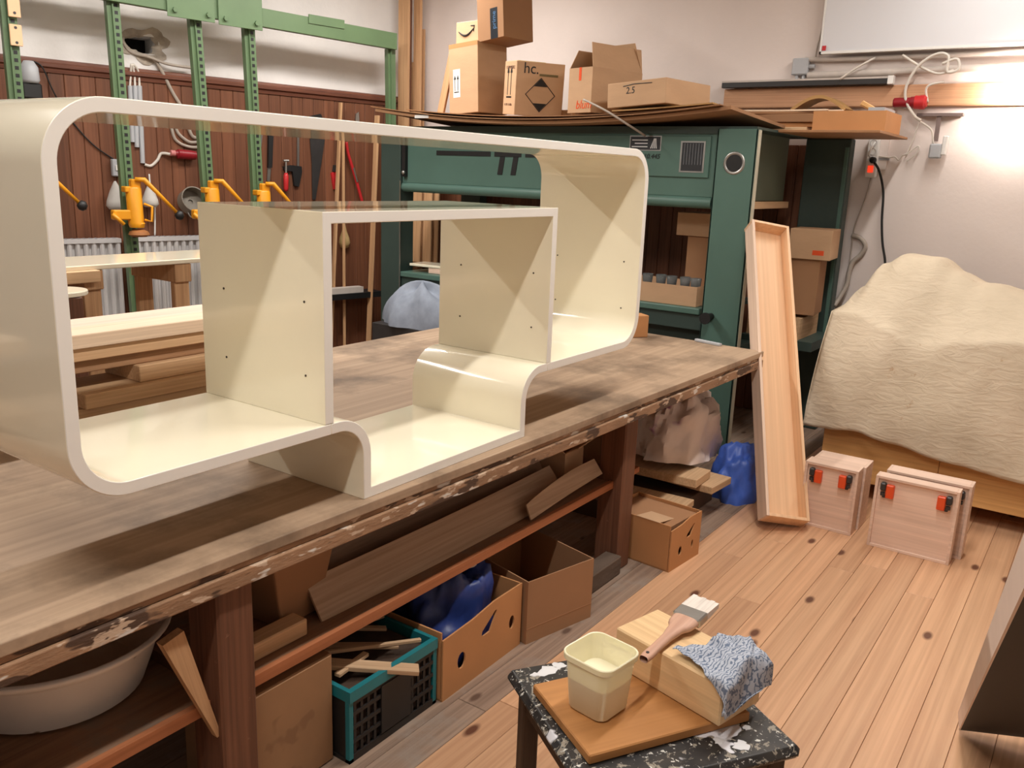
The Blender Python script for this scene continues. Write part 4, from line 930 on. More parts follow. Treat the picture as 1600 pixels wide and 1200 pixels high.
B().box((.13, -.003, .03), (.26, .004, .19)).obj('name_panel', BLKP, cr)
for yy in (.006,): B().box((.016, CD-.01, .012), (CW-.016, CD-.004, CH-.035)).obj('rear_panel', BLKP, cr)
for xx in (.003, CW-.009): B().box((xx, .016, .012), (xx+.006, CD-.016, CH-.035)).obj('side_panel', BLKP, cr)
STK = wood('stick_wood', (176, 142, 108), (206, 174, 140), 0, 9, .7, .15)
rs = random.Random(4); lab = ['topmost of the crate sticks, pale flat end toward the aisle', 'thin round stick crossing the crate', 'broken slat at the crate middle', 'long slat along the crate rear', 'short splinter at the crate left', 'grey lath slanting out of the crate']
spec = [((.04, .14, .255), (.235, -.055, .215), .045, .016), ((.02, .20, .27), (.33, .02, .245), .012, .012), ((.06, .25, .262), (.27, .06, .238), .030, .010), ((.0, .28, .268), (.36, .22, .250), .040, .008), ((.03, .08, .245), (.17, .10, .242), .022, .012), ((.10, .30, .29), (.30, .14, .255), .022, .010)]
for k, (p0, p1, wd, th) in enumerate(spec):
    p0 = V(*p0)+V(-.062, 0, 0); p1 = V(*p1)+V(-.062, 0, 0); o = B().bbox((0, -wd/2, -th/2), ((p1-p0).length, wd/2, th/2), .002).obj('wood_stick', STK, None, frame(p0, p1-p0)); tag(o, 'wooden stick, '+lab[k], 'stick', 'sticks in the teal crate')
fill = B().box((.02, .02, .013), (CW-.02, CD-.02, .205)).obj('stick_fill', plain('stick_fill', (70, 52, 40), .9, .3, 20), cr)
for k, (x0, x1, yy, zz, lb) in enumerate(((.06, .42, .36, .30, 'uppermost'), (.10, .45, .345, .27, 'middle'), (.05, .36, .38, .24, 'lowest'))):
    o = B().bbox((x0, yy, zz), (x1, yy+.22, zz+.022), .002).obj('short_board', VEN, None); tag(o, 'short grey board behind the teal crate, '+lb, 'board', 'short boards behind the crate')
o = B().bbox((.04, .37, 0), (.46, .62, .238), .004).obj('dark_box', plain('dark_box', (60, 46, 36), .8)); tag(o, 'dark box carrying the short boards behind the crate', 'box')
# fruit carton with hand holes
def fruit_carton(label, mw, w, d, h, holes, mat=CARD_OR):
    t = thing('fruit_carton', label, 'carton', mw, 'fruit cartons with hand holes')
    m = B(); m.box((0, d-.006, 0), (w, d, h)); m.box((0, .006, 0), (.006, d-.006, h)); m.box((w-.006, .006, 0), (w, d-.006, h)); m.box((0, 0, 0), (w, d, .006)); m.obj('shell', mat, t)
    # front panel built round its holes: a grid of strips cut on hole outlines
    import bmesh
    bm = bmesh.new(); outer = [bm.verts.new((x, 0, z)) for x, z in ((0, 0), (w, 0), (w, h), (w*.62, h*1.0), (w*.35, h*.93), (0, h*.90))]
    es = [bm.edges.new((outer[i], outer[(i+1) % len(outer)])) for i in range(len(outer))]
    for hole in holes:
        vs = [bm.verts.new((x, 0, z)) for x, z in hole]; es += [bm.edges.new((vs[i], vs[(i+1) % len(vs)])) for i in range(len(vs))]
    bmesh.ops.triangle_fill(bm, use_beauty=True, use_dissolve=False, edges=es)
    me = bpy.data.meshes.new('front_panel'); bm.to_mesh(me); bm.free(); me.materials.append(mat); o = bpy.data.objects.new('front_panel', me); COL.objects.link(o); o.parent = t
    q = o.modifiers.new('solid', 'SOLIDIFY'); q.thickness = .006; q.offset = 0
    return t
def circ(cx, cz, rx, rz, n=14): return [(cx+rx*math.cos(2*math.pi*i/n), cz+rz*math.sin(2*math.pi*i/n)) for i in range(n)]
def tri(cx, cz, s): return [(cx-s, cz-s*.55), (cx-s*.7, cz-s*.72), (cx+s*.1, cz-s*.68), (cx+s*.9, cz+s*.55), (cx+s*.95, cz+s*.8), (cx+s*.75, cz+s*.85), (cx-s*.9, cz-s*.25)]
fruit_carton('orange-brown fruit carton with hand holes beside the teal crate', rotz((.337, -.012, 0), 1), .455, .36, .245, [tri(.255, .17, .045), circ(.395, .115, .017, .026), circ(.10, .105, .022, .030)])
# plain open carton
c = carton('storage_carton', 'plain open cardboard carton right of the fruit carton', rotz((.80, -.028, 0), -14), .34, .42, .25, CARD_DK, [], U)
B().box((.0, -.001, .06), (.34, .0, .062)).obj('fold_line', CARD_IN, c)
# blue tarpaulin bundle
TARP = plain('blue_tarpaulin', (38, 58, 122), .4, .2, 10)
def lump(rx, ry, rz, seed, amp=.22, pw=.75):
    def fn(u, v):
        a = 2*math.pi*u; ph = math.pi*(.5*v); cph = math.cos(ph)**pw; sph = math.sin(ph)
        d = Vector((math.cos(a)*cph, math.sin(a)*cph, sph)); n_ = mn.noise(d*2.2+Vector((seed, seed*.7, 0)))+.6*(abs(mn.noise(d*4.8+Vector((seed, 0, seed))))-.25)
        k = 1+amp*n_; return (rx*d.x*k, ry*d.y*k, max(0, rz*d.z*k))
    return fn
o = B().grid(lump(.20, .15, .34, 3.1, .28, .5), 56, 16).obj('tarpaulin_bundle', TARP, None, Matrix.Translation((.585, .185, .008)), smooth=True); tag(o, 'dark blue tarpaulin bundle stuffed in the fruit carton', 'tarpaulin')
o = B().grid(lump(.085, .06, .05, 8.3, .4), 30, 8).obj('paper_scrap', plain('paper_white', (214, 206, 200), .8), None, Matrix.Translation((.66, .17, .325)), smooth=True); tag(o, 'white crumpled paper on the blue tarpaulin', 'paper')
# ------------------------------------------------------------------ right of the far leg
t2 = fruit_carton('fruit carton with hand holes beyond the far bench leg', rotz((1.69, -.178, 0), -5), .27, .34, .215, [tri(.175, .145, .035), circ(.09, .075, .016, .022), circ(.20, .075, .010, .020)])
B().bbox((-.003, -.12, 0), (.18, .0, .003), .001).obj('flap', CARD, t2, Matrix.Translation((.0, .18, .215)) @ Matrix.Rotation(math.radians(8), 4, 'Y'))
B().box((.004, .02, .12), (.262, .33, .20)).obj('contents', CARD_IN, t2)
GP = 'short planks stacked beyond the far bench leg'
o = B().bbox((2.02, .02, 0), (2.66, .62, .10), .004).obj('storage_box', plain('dusty_box', (96, 76, 60), .85)); tag(o, 'low dusty box on the floor under the short planks', 'box')
for k, (u, v, ye, z, wd, th, ln, yaw, lb) in enumerate(((1085, 778, -.04, .102, .17, .035, .6, 3, 'lowest'), (1143, 746, -.10, .14, .22, .038, .7, -4, 'middle, sticking out furthest'), (1112, 722, -.02, .18, .20, .045, .6, 2, 'topmost'))):
    q = at_y(u, v, ye); x = min(q.x, 2.62); o = B().bbox((-wd, 0, 0), (0, ln, th), .003).obj('short_plank', RAW, None, rotz((x, ye, z), yaw)); tag(o, 'short raw plank beyond the far bench leg, '+lb, 'plank', GP)
BLUEB = plain('blue_bag', (70, 104, 196), .45, .14, 9)
o = B().grid(lump(.19, .14, .27, 5.2, .25, .6), 56, 18).obj('blue_bag', BLUEB, None, Matrix.Translation((2.85, -.05, 0)), smooth=True); tag(o, 'blue plastic bag on the floor at the bench end', 'bag')
SACK = plain('paper_sack', (240, 226, 218), .55, .06, 5, spots=((176, 120, 160), 2.6, .63))
o = B().grid(lump(.35, .20, .35, 9.4, .26, .5), 64, 20).obj('paper_sack', SACK, None, Matrix.Translation((2.62, .24, .226)) @ Matrix.Rotation(math.radians(8), 4, 'Y'), smooth='auto'); tag(o, 'crumpled white and purple sack stuffed under the bench end', 'sack')
o = B().bbox((0, 0, 0), (.11, .10, .125), .003).obj('small_block', CARD_OR, None, rotz(at_z(985, 528, HB)+V(0, 0, .001), -35)); tag(o, 'small brown cardboard block on the bench behind the shelf unit', 'block')
q = at_z(1087, 533, HB); r_ = at_z(1126, 541, HB)
o = B().bbox((0, -.012, 0), ((r_-q).length, .012, .014), .002).obj('metal_strip', GREYP, None, frame(q+V(0, 0, .001), r_-q)); tag(o, 'small grey metal strip lying on the bench end', 'strip')
# ------------------------------------------------------------------ sheet leaning in at the right foreground, its dark face painted as shade
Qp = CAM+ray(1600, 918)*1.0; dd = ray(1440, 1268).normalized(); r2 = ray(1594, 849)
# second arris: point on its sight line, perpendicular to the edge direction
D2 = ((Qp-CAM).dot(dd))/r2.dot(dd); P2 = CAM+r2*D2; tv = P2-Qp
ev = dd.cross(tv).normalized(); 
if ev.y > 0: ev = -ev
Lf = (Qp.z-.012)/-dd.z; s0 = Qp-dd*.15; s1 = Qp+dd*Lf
sheet = thing('leaning_sheet', 'pale-edged sheet leaning in the right foreground, its dark face painted as shade', 'sheet', s1)
def rel(p): return tuple(Vector(p)-s1)
lip_ = ev*.004
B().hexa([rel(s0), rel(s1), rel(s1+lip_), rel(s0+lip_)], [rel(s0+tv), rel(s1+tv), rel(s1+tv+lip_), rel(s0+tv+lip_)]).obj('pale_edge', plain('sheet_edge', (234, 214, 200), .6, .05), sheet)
B().hexa([rel(s0+lip_), rel(s1+lip_), rel(s1+ev*.26), rel(s0+ev*.26)], [rel(s0+tv+lip_), rel(s1+tv+lip_), rel(s1+tv+ev*.26), rel(s0+tv+ev*.26)]).obj('shade_face', plain('shade_black', (22, 16, 13), .6, .25, 3), sheet)  # near-black colour stands in for the shaded space beyond the pale edge
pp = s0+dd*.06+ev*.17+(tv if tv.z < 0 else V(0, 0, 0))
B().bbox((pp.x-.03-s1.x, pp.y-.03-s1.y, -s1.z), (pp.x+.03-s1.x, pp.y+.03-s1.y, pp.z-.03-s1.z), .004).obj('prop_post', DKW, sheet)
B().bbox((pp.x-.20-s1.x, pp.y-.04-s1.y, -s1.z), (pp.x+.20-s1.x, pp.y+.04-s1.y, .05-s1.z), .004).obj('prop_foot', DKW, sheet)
# ------------------------------------------------------------------ green clamp rack on the back wall
NR = .35
rk = thing('clamp_rack', 'green steel clamp rack with perforated posts before the back wall', 'rack', WB @ Matrix.Translation((.5, NR, 0)))
def R(s, n, z): return (s-.5, n-NR, z)
def post(ut, vt, ub, vb, w=.085, d=.05, holes=True, top=None, zmin=0.0):
    a = bw(ut, vt, NR); b = bw(ub, vb, NR); k = (a.x-b.x)/(a.z-b.z); zt = 3.2 if top is None else top
    def c(z): return b.x+k*(z-b.z)
    m = B(); z0 = zmin
    m.hexa([R(c(z0)+w/2, NR, z0), R(c(z0)-w/2, NR, z0), R(c(z0)-w/2, NR-d, z0), R(c(z0)+w/2, NR-d, z0)], [R(c(zt)+w/2, NR, zt), R(c(zt)-w/2, NR, zt), R(c(zt)-w/2, NR-d, zt), R(c(zt)+w/2, NR-d, zt)])
    o = m.obj('post', RACK, rk)
    m = B(); wl = .007; e = -w/2+.05
    m.hexa([R(c(z0)+e+wl, NR+.02, z0), R(c(z0)+e, NR+.02, z0), R(c(z0)+e, NR, z0), R(c(z0)+e+wl, NR, z0)], [R(c(zt)+e+wl, NR+.02, zt), R(c(zt)+e, NR+.02, zt), R(c(zt)+e, NR, zt), R(c(zt)+e+wl, NR, zt)])
    m.obj('post_flange', RACK, o)
    if holes:
        m = B(); z = 1.05
        while z < zt-.05:
            cc = c(z)-w/2+.026; m.box(R(cc+.011, NR+.0012, z), R(cc-.011, NR-.004, z+.022)); z += .046
        m.obj('perforation', BLACK, o)['kind'] = 'stuff'
    return c
post(12, 0, 26, 150); c2_ = post(176, 0, 212, 440); c3_ = post(303, 0, 328, 315); c4_ = post(388, 10, 404, 300); post(612, 70, 613, 160, .075, .05, False, 2.66)
bm0, bm1 = bw(617, 65, NR+.03), bw(405, 27, NR+.03)
kz = (bm1.z-bm0.z)/(bm1.x-bm0.x)
def bz(s): return bm0.z+kz*(s-bm0.x)
s0_, s1_ = bm0.x-.01, 3.9
B().hexa([R(s0_, NR, bz(s0_)-.065), R(s1_, NR, bz(s1_)-.065), R(s1_, NR+.05, bz(s1_)-.065), R(s0_, NR+.05, bz(s0_)-.065)], [R(s0_, NR, bz(s0_)+.065), R(s1_, NR, bz(s1_)+.065), R(s1_, NR+.05, bz(s1_)+.065), R(s0_, NR+.05, bz(s0_)+.065)]).obj('cross_beam', RACK, rk, bevel=.004)
pa = bw(510, 28, NR+.05); B().box(R(pa.x+.16, NR+.05, bz(pa.x)+.02), R(pa.x-.16, NR+.058, bz(pa.x)+.085)).obj('beam_plate', RACK, rk)
for u in (298, 375):
    p_ = bw(u, 8, NR+.06); pl = B().box(R(p_.x+.17, NR+.06, bz(p_.x)-.10), R(p_.x-.17, NR+.068, bz(p_.x)+.14)).obj('mount_plate', RACK, rk, bevel=.003)
    for e in (-.12, .12): B().cyl(R(p_.x+e, NR+.068, bz(p_.x)-.055), R(p_.x+e, NR+.088, bz(p_.x)-.055), .018, n=6).obj('bolt', RACK, pl)
TAN = plain('tan_plate', (232, 190, 150), .6, .04)
for (u, v, h) in ((21, 5, .16), (25, 55, .125)):
    p_ = bw(u, v, NR+.03); tg = B().bbox(R(p_.x+.035, NR+.022, p_.z-h/2), R(p_.x-.035, NR+.035, p_.z+h/2), .003).obj('wooden_tag', TAN, rk)
    for e in (-.35, .35): B().cyl(R(p_.x, NR+.034, p_.z+e*h), R(p_.x, NR+.0365, p_.z+e*h), .009, n=8).obj('screw', DKSTEEL, tg)
# yellow clamps: one built, the others copied
cl_p = bw(212, 318, NR+.10)
def clamp_mw(s, z): return WB @ Matrix.Translation((s, NR+.10, z))
cl = thing('yellow_clamp', 'yellow screw clamp on the second rack post, its black knob low right', 'clamp', clamp_mw(cl_p.x, cl_p.z), 'yellow clamps on the rack posts')
XF = lambda px, py: (-(px-212)*.0048, 0, -(py-318)*.0048)     # photo offsets on the wall plane, in metres
def cpt(px, py, n=0.0): a = XF(px, py); return (a[0], n, a[2])
B().tube([cpt(212, 352), cpt(212, 347), cpt(211, 345), cpt(210, 297), cpt(210, 295)], [.048, .056, .052, .052, .046], 20).obj('cylinder', YELLOW, cl, smooth='auto')
B().bbox((.03, -.03, .08), (-.035, .03, .165), .008).obj('pivot_block', YELLOW, cl)
B().bbox((.075, -.05, .075), (.03, .03, .115), .006).obj('post_lug', YELLOW, cl)
hd = B().tube([cpt(211, 284, .03), cpt(222, 284, .05), cpt(240, 303, .06), cpt(265, 330, .07)], [.016, .018, .014, .012], 10).obj('lever', YELLOW, cl, smooth=True)
B().lathe([(.003, -.034), (.024, -.025), (.034, 0), (.024, .025), (.003, .034)], 14, Matrix.Translation(cpt(269, 334, .072))).obj('knob', BLACK, hd, smooth=True)
B().bbox(cpt(205, 327, -.03), cpt(178, 341, .03), .008).obj('side_arm', YELLOW, cl)
B().tube([cpt(176, 332, .04), cpt(190, 347, .05)], .013, 8).obj('release_lever', YELLOW, cl, smooth=True)
B().tube([cpt(221, 318, .03), cpt(231, 322, .05), cpt(230, 343, .05), cpt(221, 341, .03)], .009, 8).obj('guard_loop', YELLOW, cl, smooth=True)
B().lathe([(.035, -.165), (.062, -.18), (.07, -.20), (.05, -.215)], 16, Matrix.Translation((-.01, 0, -.012))).obj('pressure_foot', plain('rusty', (150, 96, 50), .7, .2, 10), cl, smooth='auto')
for (u, v, lb) in ((334, 300, 'third rack post, next to the round tin'), (414, 303, 'fourth rack post, rightmost'), (50, 283, 'first rack post, mostly behind the shelf unit')):
    p_ = bw(u, v+18, NR+.10); k = copy_tree(cl, None, clamp_mw(p_.x, p_.z)); k['label'] = 'yellow screw clamp on the '+lb
# radiators
RAD = plain('radiator_white', (206, 204, 204), .4, .04)
def radiator(label, s0, s1, z0, z1):
    t = thing('radiator', label, 'radiator', WB @ Matrix.Translation((s0, .04, z0)), 'radiators under the rack')
    w_ = s1-s0; h = z1-z0; B().box((0, .01, .02), (w_, .05, h-.03)).obj('core', RAD, t)
    n_ = int(w_/.055)
    for k in range(n_+1): B().bbox((k*w_/n_-.017, .05, .01), (k*w_/n_+.017, .075, h-.02), .01).obj('rib', RAD, t)
    B().box((-.02, .0, h-.03), (w_+.02, .08, h)).obj('top_grille', RAD, t)
    for k in range(int(w_/.04)): B().box((.01+k*.04, .01, h), (.024+k*.04, .07, h+.003)).obj('grille_slot', GREYP, t)
    for e in (.05, w_-.09): B().box((e, .02, -z0), (e+.04, .06, .02)).obj('foot', RAD, t)
    return t
ra, rb_, rc_ = bw(196, 372, .12).x, bw(100, 376, .12).x, bw(285, 368, .12).x
radiator('white panel radiator left of the second rack post', ra+.05, ra+1.15, .52, 1.12)
radiator('white panel radiator right of the second rack post', ra-.72, ra-.04, .50, 1.125)
# conduits, cables, connector on the wainscot
def wcable(name, label, pts, r, mat, n0=.03, cat='cable'):
    P_ = []
    for q in pts: P_.append(WB @ bw(q[0], q[1], q[2] if len(q) > 2 else n0))
    o = B().tube(smooth_path(P_), r, 8).obj(name, mat, smooth=True); return tag(o, label, cat)
for k, (u0, u1, v1, lb) in enumerate(((203, 207, 222, 'left'), (211, 214, 230, 'middle'), (218, 223, 255, 'right'))):
    a = bw(u0, 134, .03); b = bw(u1, v1, .03); o = B().cyl(WB @ a, WB @ b, .017, n=10).obj('wall_conduit', GREYP, smooth='auto'); tag(o, 'grey vertical wall conduit beside the second rack post, '+lb+' of three', 'conduit', 'wall conduits beside the second post')
wcable('hole_cable', 'grey cable coming out of the wall hole down to the red coupling', [(205, 80, -.03), (222, 86, .03), (240, 92), (252, 110), (270, 145), (285, 170), (292, 192), (300, 212), (310, 216)], .013, CABLEG)
wcable('hole_cable', 'grey cable running from the wall hole along the cap rail', [(188, 55, .02), (203, 80, .01), (235, 90, .04), (262, 100, .06), (300, 106, .06)], .011, CABLEG)
wcable('hole_cable', 'three thin cables entering the conduits, leftmost', [(205, 100, .06), (204, 118), (203, 136)], .008, CABLEW)
wcable('hole_cable', 'three thin cables entering the conduits, middle', [(207, 100, .06), (210, 118), (211, 136)], .008, CABLEW)
wcable('hole_cable', 'three thin cables entering the conduits, rightmost', [(208, 100, .06), (216, 112), (218, 136)], .008, CABLEW)
wcable('coil_cable', 'grey cable hanging in double loops behind the third rack post', [(268, 200), (274, 218), (290, 228), (308, 230), (312, 222), (296, 222), (280, 210), (274, 198)], .012, CABLEG)
cc_ = bw(288, 241, .06)
t = thing('cable_coupling', 'red industrial cable coupling hanging on the wainscot', 'plug', WB @ Matrix.Translation(cc_))
B().tube([(.075, 0, .004), (.055, 0, .004), (.05, 0, 0), (-.05, 0, -.004), (-.085, 0, -.006)], [.02, .026, .036, .036, .032], 14).obj('body', REDDK, t, smooth='auto')
B().tube([(.105, 0, .005), (.072, 0, .004)], .022, 12).obj('collar', plain('pale_red', (206, 130, 128), .5), t, smooth='auto')
wcable('coupling_cable', 'pale cable curling from the red coupling to the conduit', [(266, 241, .06), (252, 240), (246, 250), (236, 259), (226, 257)], .011, CABLEW)
wcable('thin_wire', 'thin dark wire sagging across the wainscot left', [(50, 95, .06), (66, 105, .06), (82, 140, .05), (100, 172), (125, 205), (150, 230), (178, 249)], .005, RUBBER)
wcable('white_string', 'white string hanging below the grey bag on the wainscot', [(233, 272), (235, 290), (240, 300), (242, 330), (242, 368)], .006, WHITEP, .05)
t = thing('wall_switch', 'grey switch box on the wainscot left of the second rack post', 'switch', WB @ Matrix.Translation(bw(179, 262, .0)))
B().bbox((-.035, .02, -.06), (.035, .06, .06), .006).obj('body', GREYP, t); B().bbox((-.015, .06, -.02), (.015, .068, .02), .003).obj('rocker', WHITEP, t)
def hang_bag(u, v, label, s=1):
    p_ = bw(u, v, .10); o = B().lathe([(.006*s, .09*s), (.015*s, .075*s), (.04*s, .02*s), (.065*s, -.05*s), (.07*s, -.085*s), (.05*s, -.11*s), (.005, -.112*s)], 14, WB @ Matrix.Translation(p_)).obj('hanging_bag', plain('dusty_white_cloth', (196, 192, 186), .8, .1), smooth=True); tag(o, label, 'bag')
    return o
hang_bag(181, 303, 'dusty white cone-shaped bag hanging left of the second post')
hang_bag(234, 303, 'grey dust bulb hanging right of the second rack post', .85)
p_ = bw(300, 314, .13)
t = thing('round_tin', 'grey round tin hanging sideways behind the third rack post', 'tin', WB @ Matrix.Translation(p_) @ Matrix.Rotation(math.radians(-70), 4, 'X'))
B().lathe([(.09, -.04), (.098, -.04), (.098, .05), (.090, .05), (.088, -.03), (.02, -.03)], 24, None, True, False).obj('body', plain('tin_grey', (130, 122, 110), .5, .1), t, smooth='auto')
B().tube(smooth_path([(-.05, .085, 0), (-.03, .125, 0), (.03, .125, 0), (.05, .085, 0)]), .006, 6).obj('handle', STEEL, t, smooth=True)
t = thing('wall_lamp', 'small old glass wall lamp behind the first rack post', 'lamp', WB @ Matrix.Translation(bw(47, 125, .08)))
B().lathe([(.03, .12), (.055, .08), (.06, .0), (.05, -.02)], 14).obj('glass_bell', GREYP, t, smooth=True); B().bbox((-.06, -.07, -.12), (.06, .04, -.02), .01).obj('base', BLACK, t)
# ------------------------------------------------------------------ tools on the wainscot, right of the rack
def wt(name, label, cat, u, v, n=.03): return thing(name, label, cat, WB @ Matrix.Translation(bw(u, v, n)))
def wl(o_u, o_v, u, v, n=0.0):
    a = bw(o_u, o_v, .03); b = bw(u, v, .03); return (b.x-a.x, n, b.z-a.z)
def flatpoly(name, mat, parent, org, pts, th=.012):
    m = B(); poly = [wl(org[0], org[1], *p) for p in pts]; m.prism([(p[0], p[2]) for p in poly], -th/2, th/2); return m.obj(name, mat, parent)
O = (422, 230); t = wt('long_file', 'long file with black handle hanging right of the fourth post', 'file', *O)
flatpoly('handle', BLACK, t, O, [(419, 190), (427, 190), (424, 262), (418, 262)], .03); flatpoly('blade', STEEL, t, O, [(418, 262), (423, 262), (421, 284), (417, 283)])
O = (409, 220); t = wt('steel_rod', 'thin bright steel rod hanging beside the fourth rack post', 'rod', *O); flatpoly('rod', STEEL, t, O, [(408, 200), (411, 200), (408, 229), (406, 229)])
O = (465, 240); t = wt('bar_clamp', 'bar clamp with red handle hanging on the wainscot', 'clamp', *O)
flatpoly('bar', STEEL, t, O, [(464, 200), (467, 200), (467, 262), (464, 262)]); flatpoly('jaw', BLACK, t, O, [(442, 260), (455, 258), (470, 260), (471, 268), (466, 292), (459, 290), (456, 268), (443, 266)], .03)
B().tube([wl(*O, 445, 250, .02), wl(*O, 445, 275, .02)], .008, 8).obj('spindle', STEEL, t); B().tube([wl(*O, 445, 270, .02), wl(*O, 445, 275, .02), wl(*O, 445, 295, .02), wl(*O, 445, 299, .02)], [.012, .022, .020, .010], 12).obj('grip', RED, t, smooth=True)
B().cyl(wl(*O, 441, 251, .02), wl(*O, 449, 251, .02), .010, n=8).obj('pad', STEEL, t)
O = (495, 250); t = wt('hand_saw', 'dark hand saw hanging blade down on the wainscot', 'saw', *O)
flatpoly('blade', DKSTEEL, t, O, [(484, 215), (508, 215), (502, 255), (493, 312), (488, 312), (487, 255)], .004); flatpoly('handle', BLACK, t, O, [(482, 182), (500, 178), (508, 196), (507, 215), (484, 215)], .03)
O = (522, 275); t = wt('red_pliers', 'small red-handled pliers hanging beside the saw', 'pliers', *O)
flatpoly('jaws', DKSTEEL, t, O, [(521, 258), (526, 258), (527, 268), (520, 268)], .02); flatpoly('handle', RED, t, O, [(517, 270), (521, 269), (525, 293), (521, 296)], .02); flatpoly('handle', RED, t, O, [(527, 270), (523, 269), (521, 294), (525, 296)], .02)
O = (545, 250); t = wt('pruning_saw', 'orange-red curved pole hook hanging on the wainscot', 'hook', *O)
B().tube(smooth_path([wl(*O, 538, 222, .03), wl(*O, 541, 240, .03), wl(*O, 547, 260, .03), wl(*O, 556, 290, .03), wl(*O, 567, 330, .03)]), .014, 8).obj('pole', RED, t, smooth=True); B().tube([wl(*O, 548, 262, .045), wl(*O, 554, 284, .045)], .008, 6).obj('clip', STEEL, t)
O = (538, 370); t = wt('wooden_mallet', 'pear-shaped wooden club hanging by a cord on the wainscot', 'mallet', *O)
B().lathe([(.004, .13), (.010, .11), (.022, .05), (.045, -.01), (.052, -.05), (.04, -.09), (.006, -.105)], 16).obj('head', wood('club_wood', (176, 150, 100), (198, 172, 122), 2, 6), t, smooth=True); B().tube([(0, 0, .13), (0, -.01, .42)], .004, 6).obj('cord', CABLEG, t)
LT = 'laths leaning by the tool wall'
for k, (ut, vt, ub, vb, w_, n_, lb) in enumerate(((532, 170, 521, 440, .035, .10, 'darker left one of the pair'), (536, 200, 537, 350, .02, .12, 'thinner right one of the pair'), (589, 190, 576, 530, .055, .2, 'wide pale one beside the press post'))):
    a = WB @ bw(ut, vt, n_); b = WB @ bw(ub, vb, n_); dr_ = (a-b).normalized(); L_ = (a-b).length; s_ = b-dr_*(b.z/dr_.z); 
    o = B().bbox((-w_/2, -.01, 0), (w_/2, .01, (a-s_).length+.05), .002).obj('leaning_lath', RAWZ, None, Matrix.Translation(s_) @ dr_.to_track_quat('Z', 'Y').to_matrix().to_4x4()); tag(o, 'upright lath against the tool wall, '+lb, 'lath', LT)
O = (545, 455); t = wt('low_shelf', 'narrow dark shelf with a pale strip on the tool wall, behind the bench', 'shelf', 545, 455, .0)
a0, a1 = bw(600, 452, .25), bw(480, 470, .25); oo = bw(545, 455, .0)
B().box((a0.x-oo.x, .02, a0.z-oo.z-.07), (a1.x-oo.x, .22, a0.z-oo.z-.02)).obj('board', BLACK, t)
B().box((bw(570, 445, .22).x-oo.x, .12, a0.z-oo.z-.02), (a1.x-oo.x, .2, a0.z-oo.z+.03)).obj('pale_strip', CONDUIT, t)
O = (565, 182); t = wt('small_mirror', 'small steel tool tip showing above the shelf unit', 'tool', 560, 182); flatpoly('tip', STEEL, t, (560, 182), [(556, 178), (560, 175), (561, 190), (555, 190)])
flatpoly('grip', BLACK, t, (560, 182), [(553, 190), (562, 190), (562, 215), (554, 215)], .03)
# ------------------------------------------------------------------ boards standing in the room corner
GC = 'boards standing in the room corner'
for k, (u0, u1, x, n_, ztop, tl, lb) in enumerate(((622, 638, 4.30, .0, 3.35, .0, 'widest, in front'), (646, 657, 4.50, .0, 3.30, .0, 'second widest, to the right'), (637, 641, 4.45, 0, 3.2, .0, 'thin dark one behind the widest'), (641, 646, 4.55, 0, 2.62, .0, 'short thin one between the wide boards'), (658, 662, 4.6, 0, 2.9, .0, 'thin one nearest the end wall'))):
    a = at_x(u0, 80, x); b = at_x(u1, 80, x); mt = RAWZ if k != 2 else LEG
    o = B().bbox((0, min(a.y, b.y)-0, 0), (.022, max(a.y, b.y), ztop), .002).obj('corner_board', mt, None, Matrix.Translation((x, 0, 0))); tag(o, 'raw board standing in the room corner, '+lb, 'board', GC)
# ------------------------------------------------------------------ timber stacked on the bench behind the shelf unit, and trestles beyond
GT = 'timber stacked on the bench'
def tb(label, x0, x1, y0, y1, z0, z1, mat=RAW, name='timber_board', yaw=0):
    o = B().bbox((0, 0, 0), (x1-x0, y1-y0, z1-z0), .003).obj(name, mat, None, rotz((x0, y0, z0), yaw)); return tag(o, label, 'board', GT)
tb('oak board lying flat on the bench, lowest of the timber stack', -1.3, .80, 1.20, 1.46, HB+.001, .852)
tb('oak board second from the bottom of the timber stack', -.12, .84, 1.18, 1.44, .853, .905)
tb('short stacking block between the lower oak boards, dark', -.9, -.62, 1.22, 1.40, .853, .965, LEG)
tb('oak board third from the bottom, its end near the stack middle', .10, .80, 1.21, 1.44, .906, .966)
tb('rough brown oak board in the upper timber stack', -1.2, .85, 1.24, 1.46, .967, 1.012, wood('rough_oak', (146, 108, 78), (180, 140, 104), 0, 8, .75, .05, None, .3))
tb('tan oak board under the pale top board of the stack', -1.2, .86, 1.215, 1.48, 1.013, 1.058)
tb('pale planed board on top of the timber stack', -1.3, .88, 1.20, 1.34, 1.059, 1.108, RAWPALE)
tb('thin pinkish panel lying behind the pale top board', -.75, .80, 1.345, 1.66, 1.059, 1.078, BIRCH_PALE, 'thin_sheet')
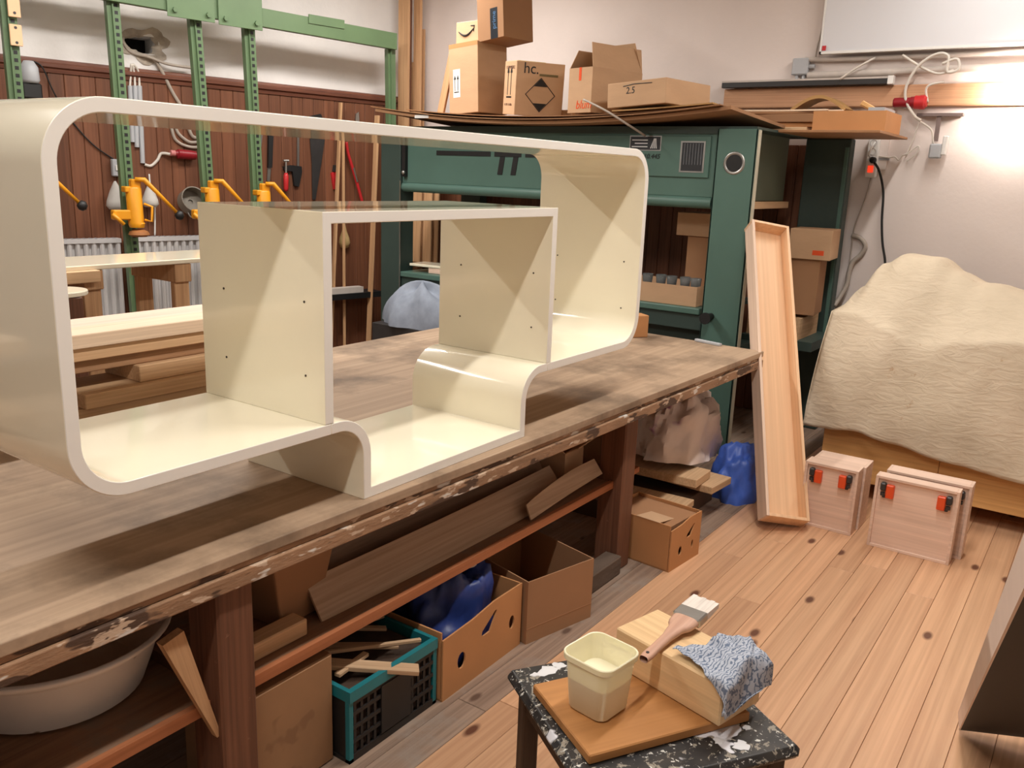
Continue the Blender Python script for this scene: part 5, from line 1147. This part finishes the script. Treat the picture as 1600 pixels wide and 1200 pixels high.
def trestle(label, x, y, h):
    t = thing('trestle', label, 'trestle', (x, y, 0), 'trestles behind the bench')
    B().bbox((-.05, -.01, h-.10), (.05, .42, h), .004).obj('beam', RAWZ, t)
    for sy in (.03, .38):
        B().bbox((-.045, sy-.02, .0), (.045, sy+.02, h-.10), .003).obj('leg', RAWZ, t)
    B().box((-.02, .04, .25), (.02, .37, .32)).obj('stretcher', RAWZ, t)
    return t
trestle('brown wooden trestle under the white board, nearer the rack post', at_y(184, 450, 2.4).x, 2.62, 1.135)
trestle('brown wooden trestle at the right end of the white board', at_y(312, 450, 2.4).x+.05, 2.62, 1.135)
#trestle('brown wooden trestle half hidden behind the shelf side', at_y(118, 450, 2.4).x-.1, 2.62, 1.075)
a, b = at_y(105, 426, 2.36), at_y(312, 381, 2.36)
o = B().bbox((-.3, 2.60, 1.137), (1.75, 3.02, 1.162), .004).obj('white_board', CREAM, None); tag(o, 'thick white lacquered board lying on trestles behind the bench', 'board')
tp = at_y(155, 454, 2.30)
def tip(u, v):
    a_ = math.pi*(u-.5); return (tp.x-.16+.16*math.cos(a_)*v+(-.7)*(1-v), 2.30+.14*math.sin(a_)*v+.0, tp.z+.004)
t = thing('rounded_board', 'white lacquered panel with rounded end below the thick white board', 'panel', (tp.x, 2.30, tp.z))
pts = [(-.9, -.13)]+[(-.13+.13*math.cos(math.radians(a_)), .13*math.sin(math.radians(a_))) for a_ in range(-90, 91, 12)]+[(-.9, .13)]
m = B(); n_ = len(pts); m.add([(x, y+.13, -.022) for x, y in pts]+[(x, y+.13, .0) for x, y in pts], [tuple(range(n_-1, -1, -1)), tuple(range(n_, 2*n_))]+[(i, (i+1) % n_, n_+(i+1) % n_, n_+i) for i in range(n_)]); m.obj('board', CREAM, t, bevel=.004)
B().bbox((-.9, .0, -tp.z), (-.08, .26, -.024), .004).obj('support_box', LEG, t)
q = at_y(160, 440, 2.55)
o = B().bbox((q.x-.42, 2.56, tp.z+.002), (q.x, 2.78, tp.z+.06), .003).obj('wood_offcut', RAW, None); tag(o, 'square wooden offcut on the rounded white panel', 'offcut')
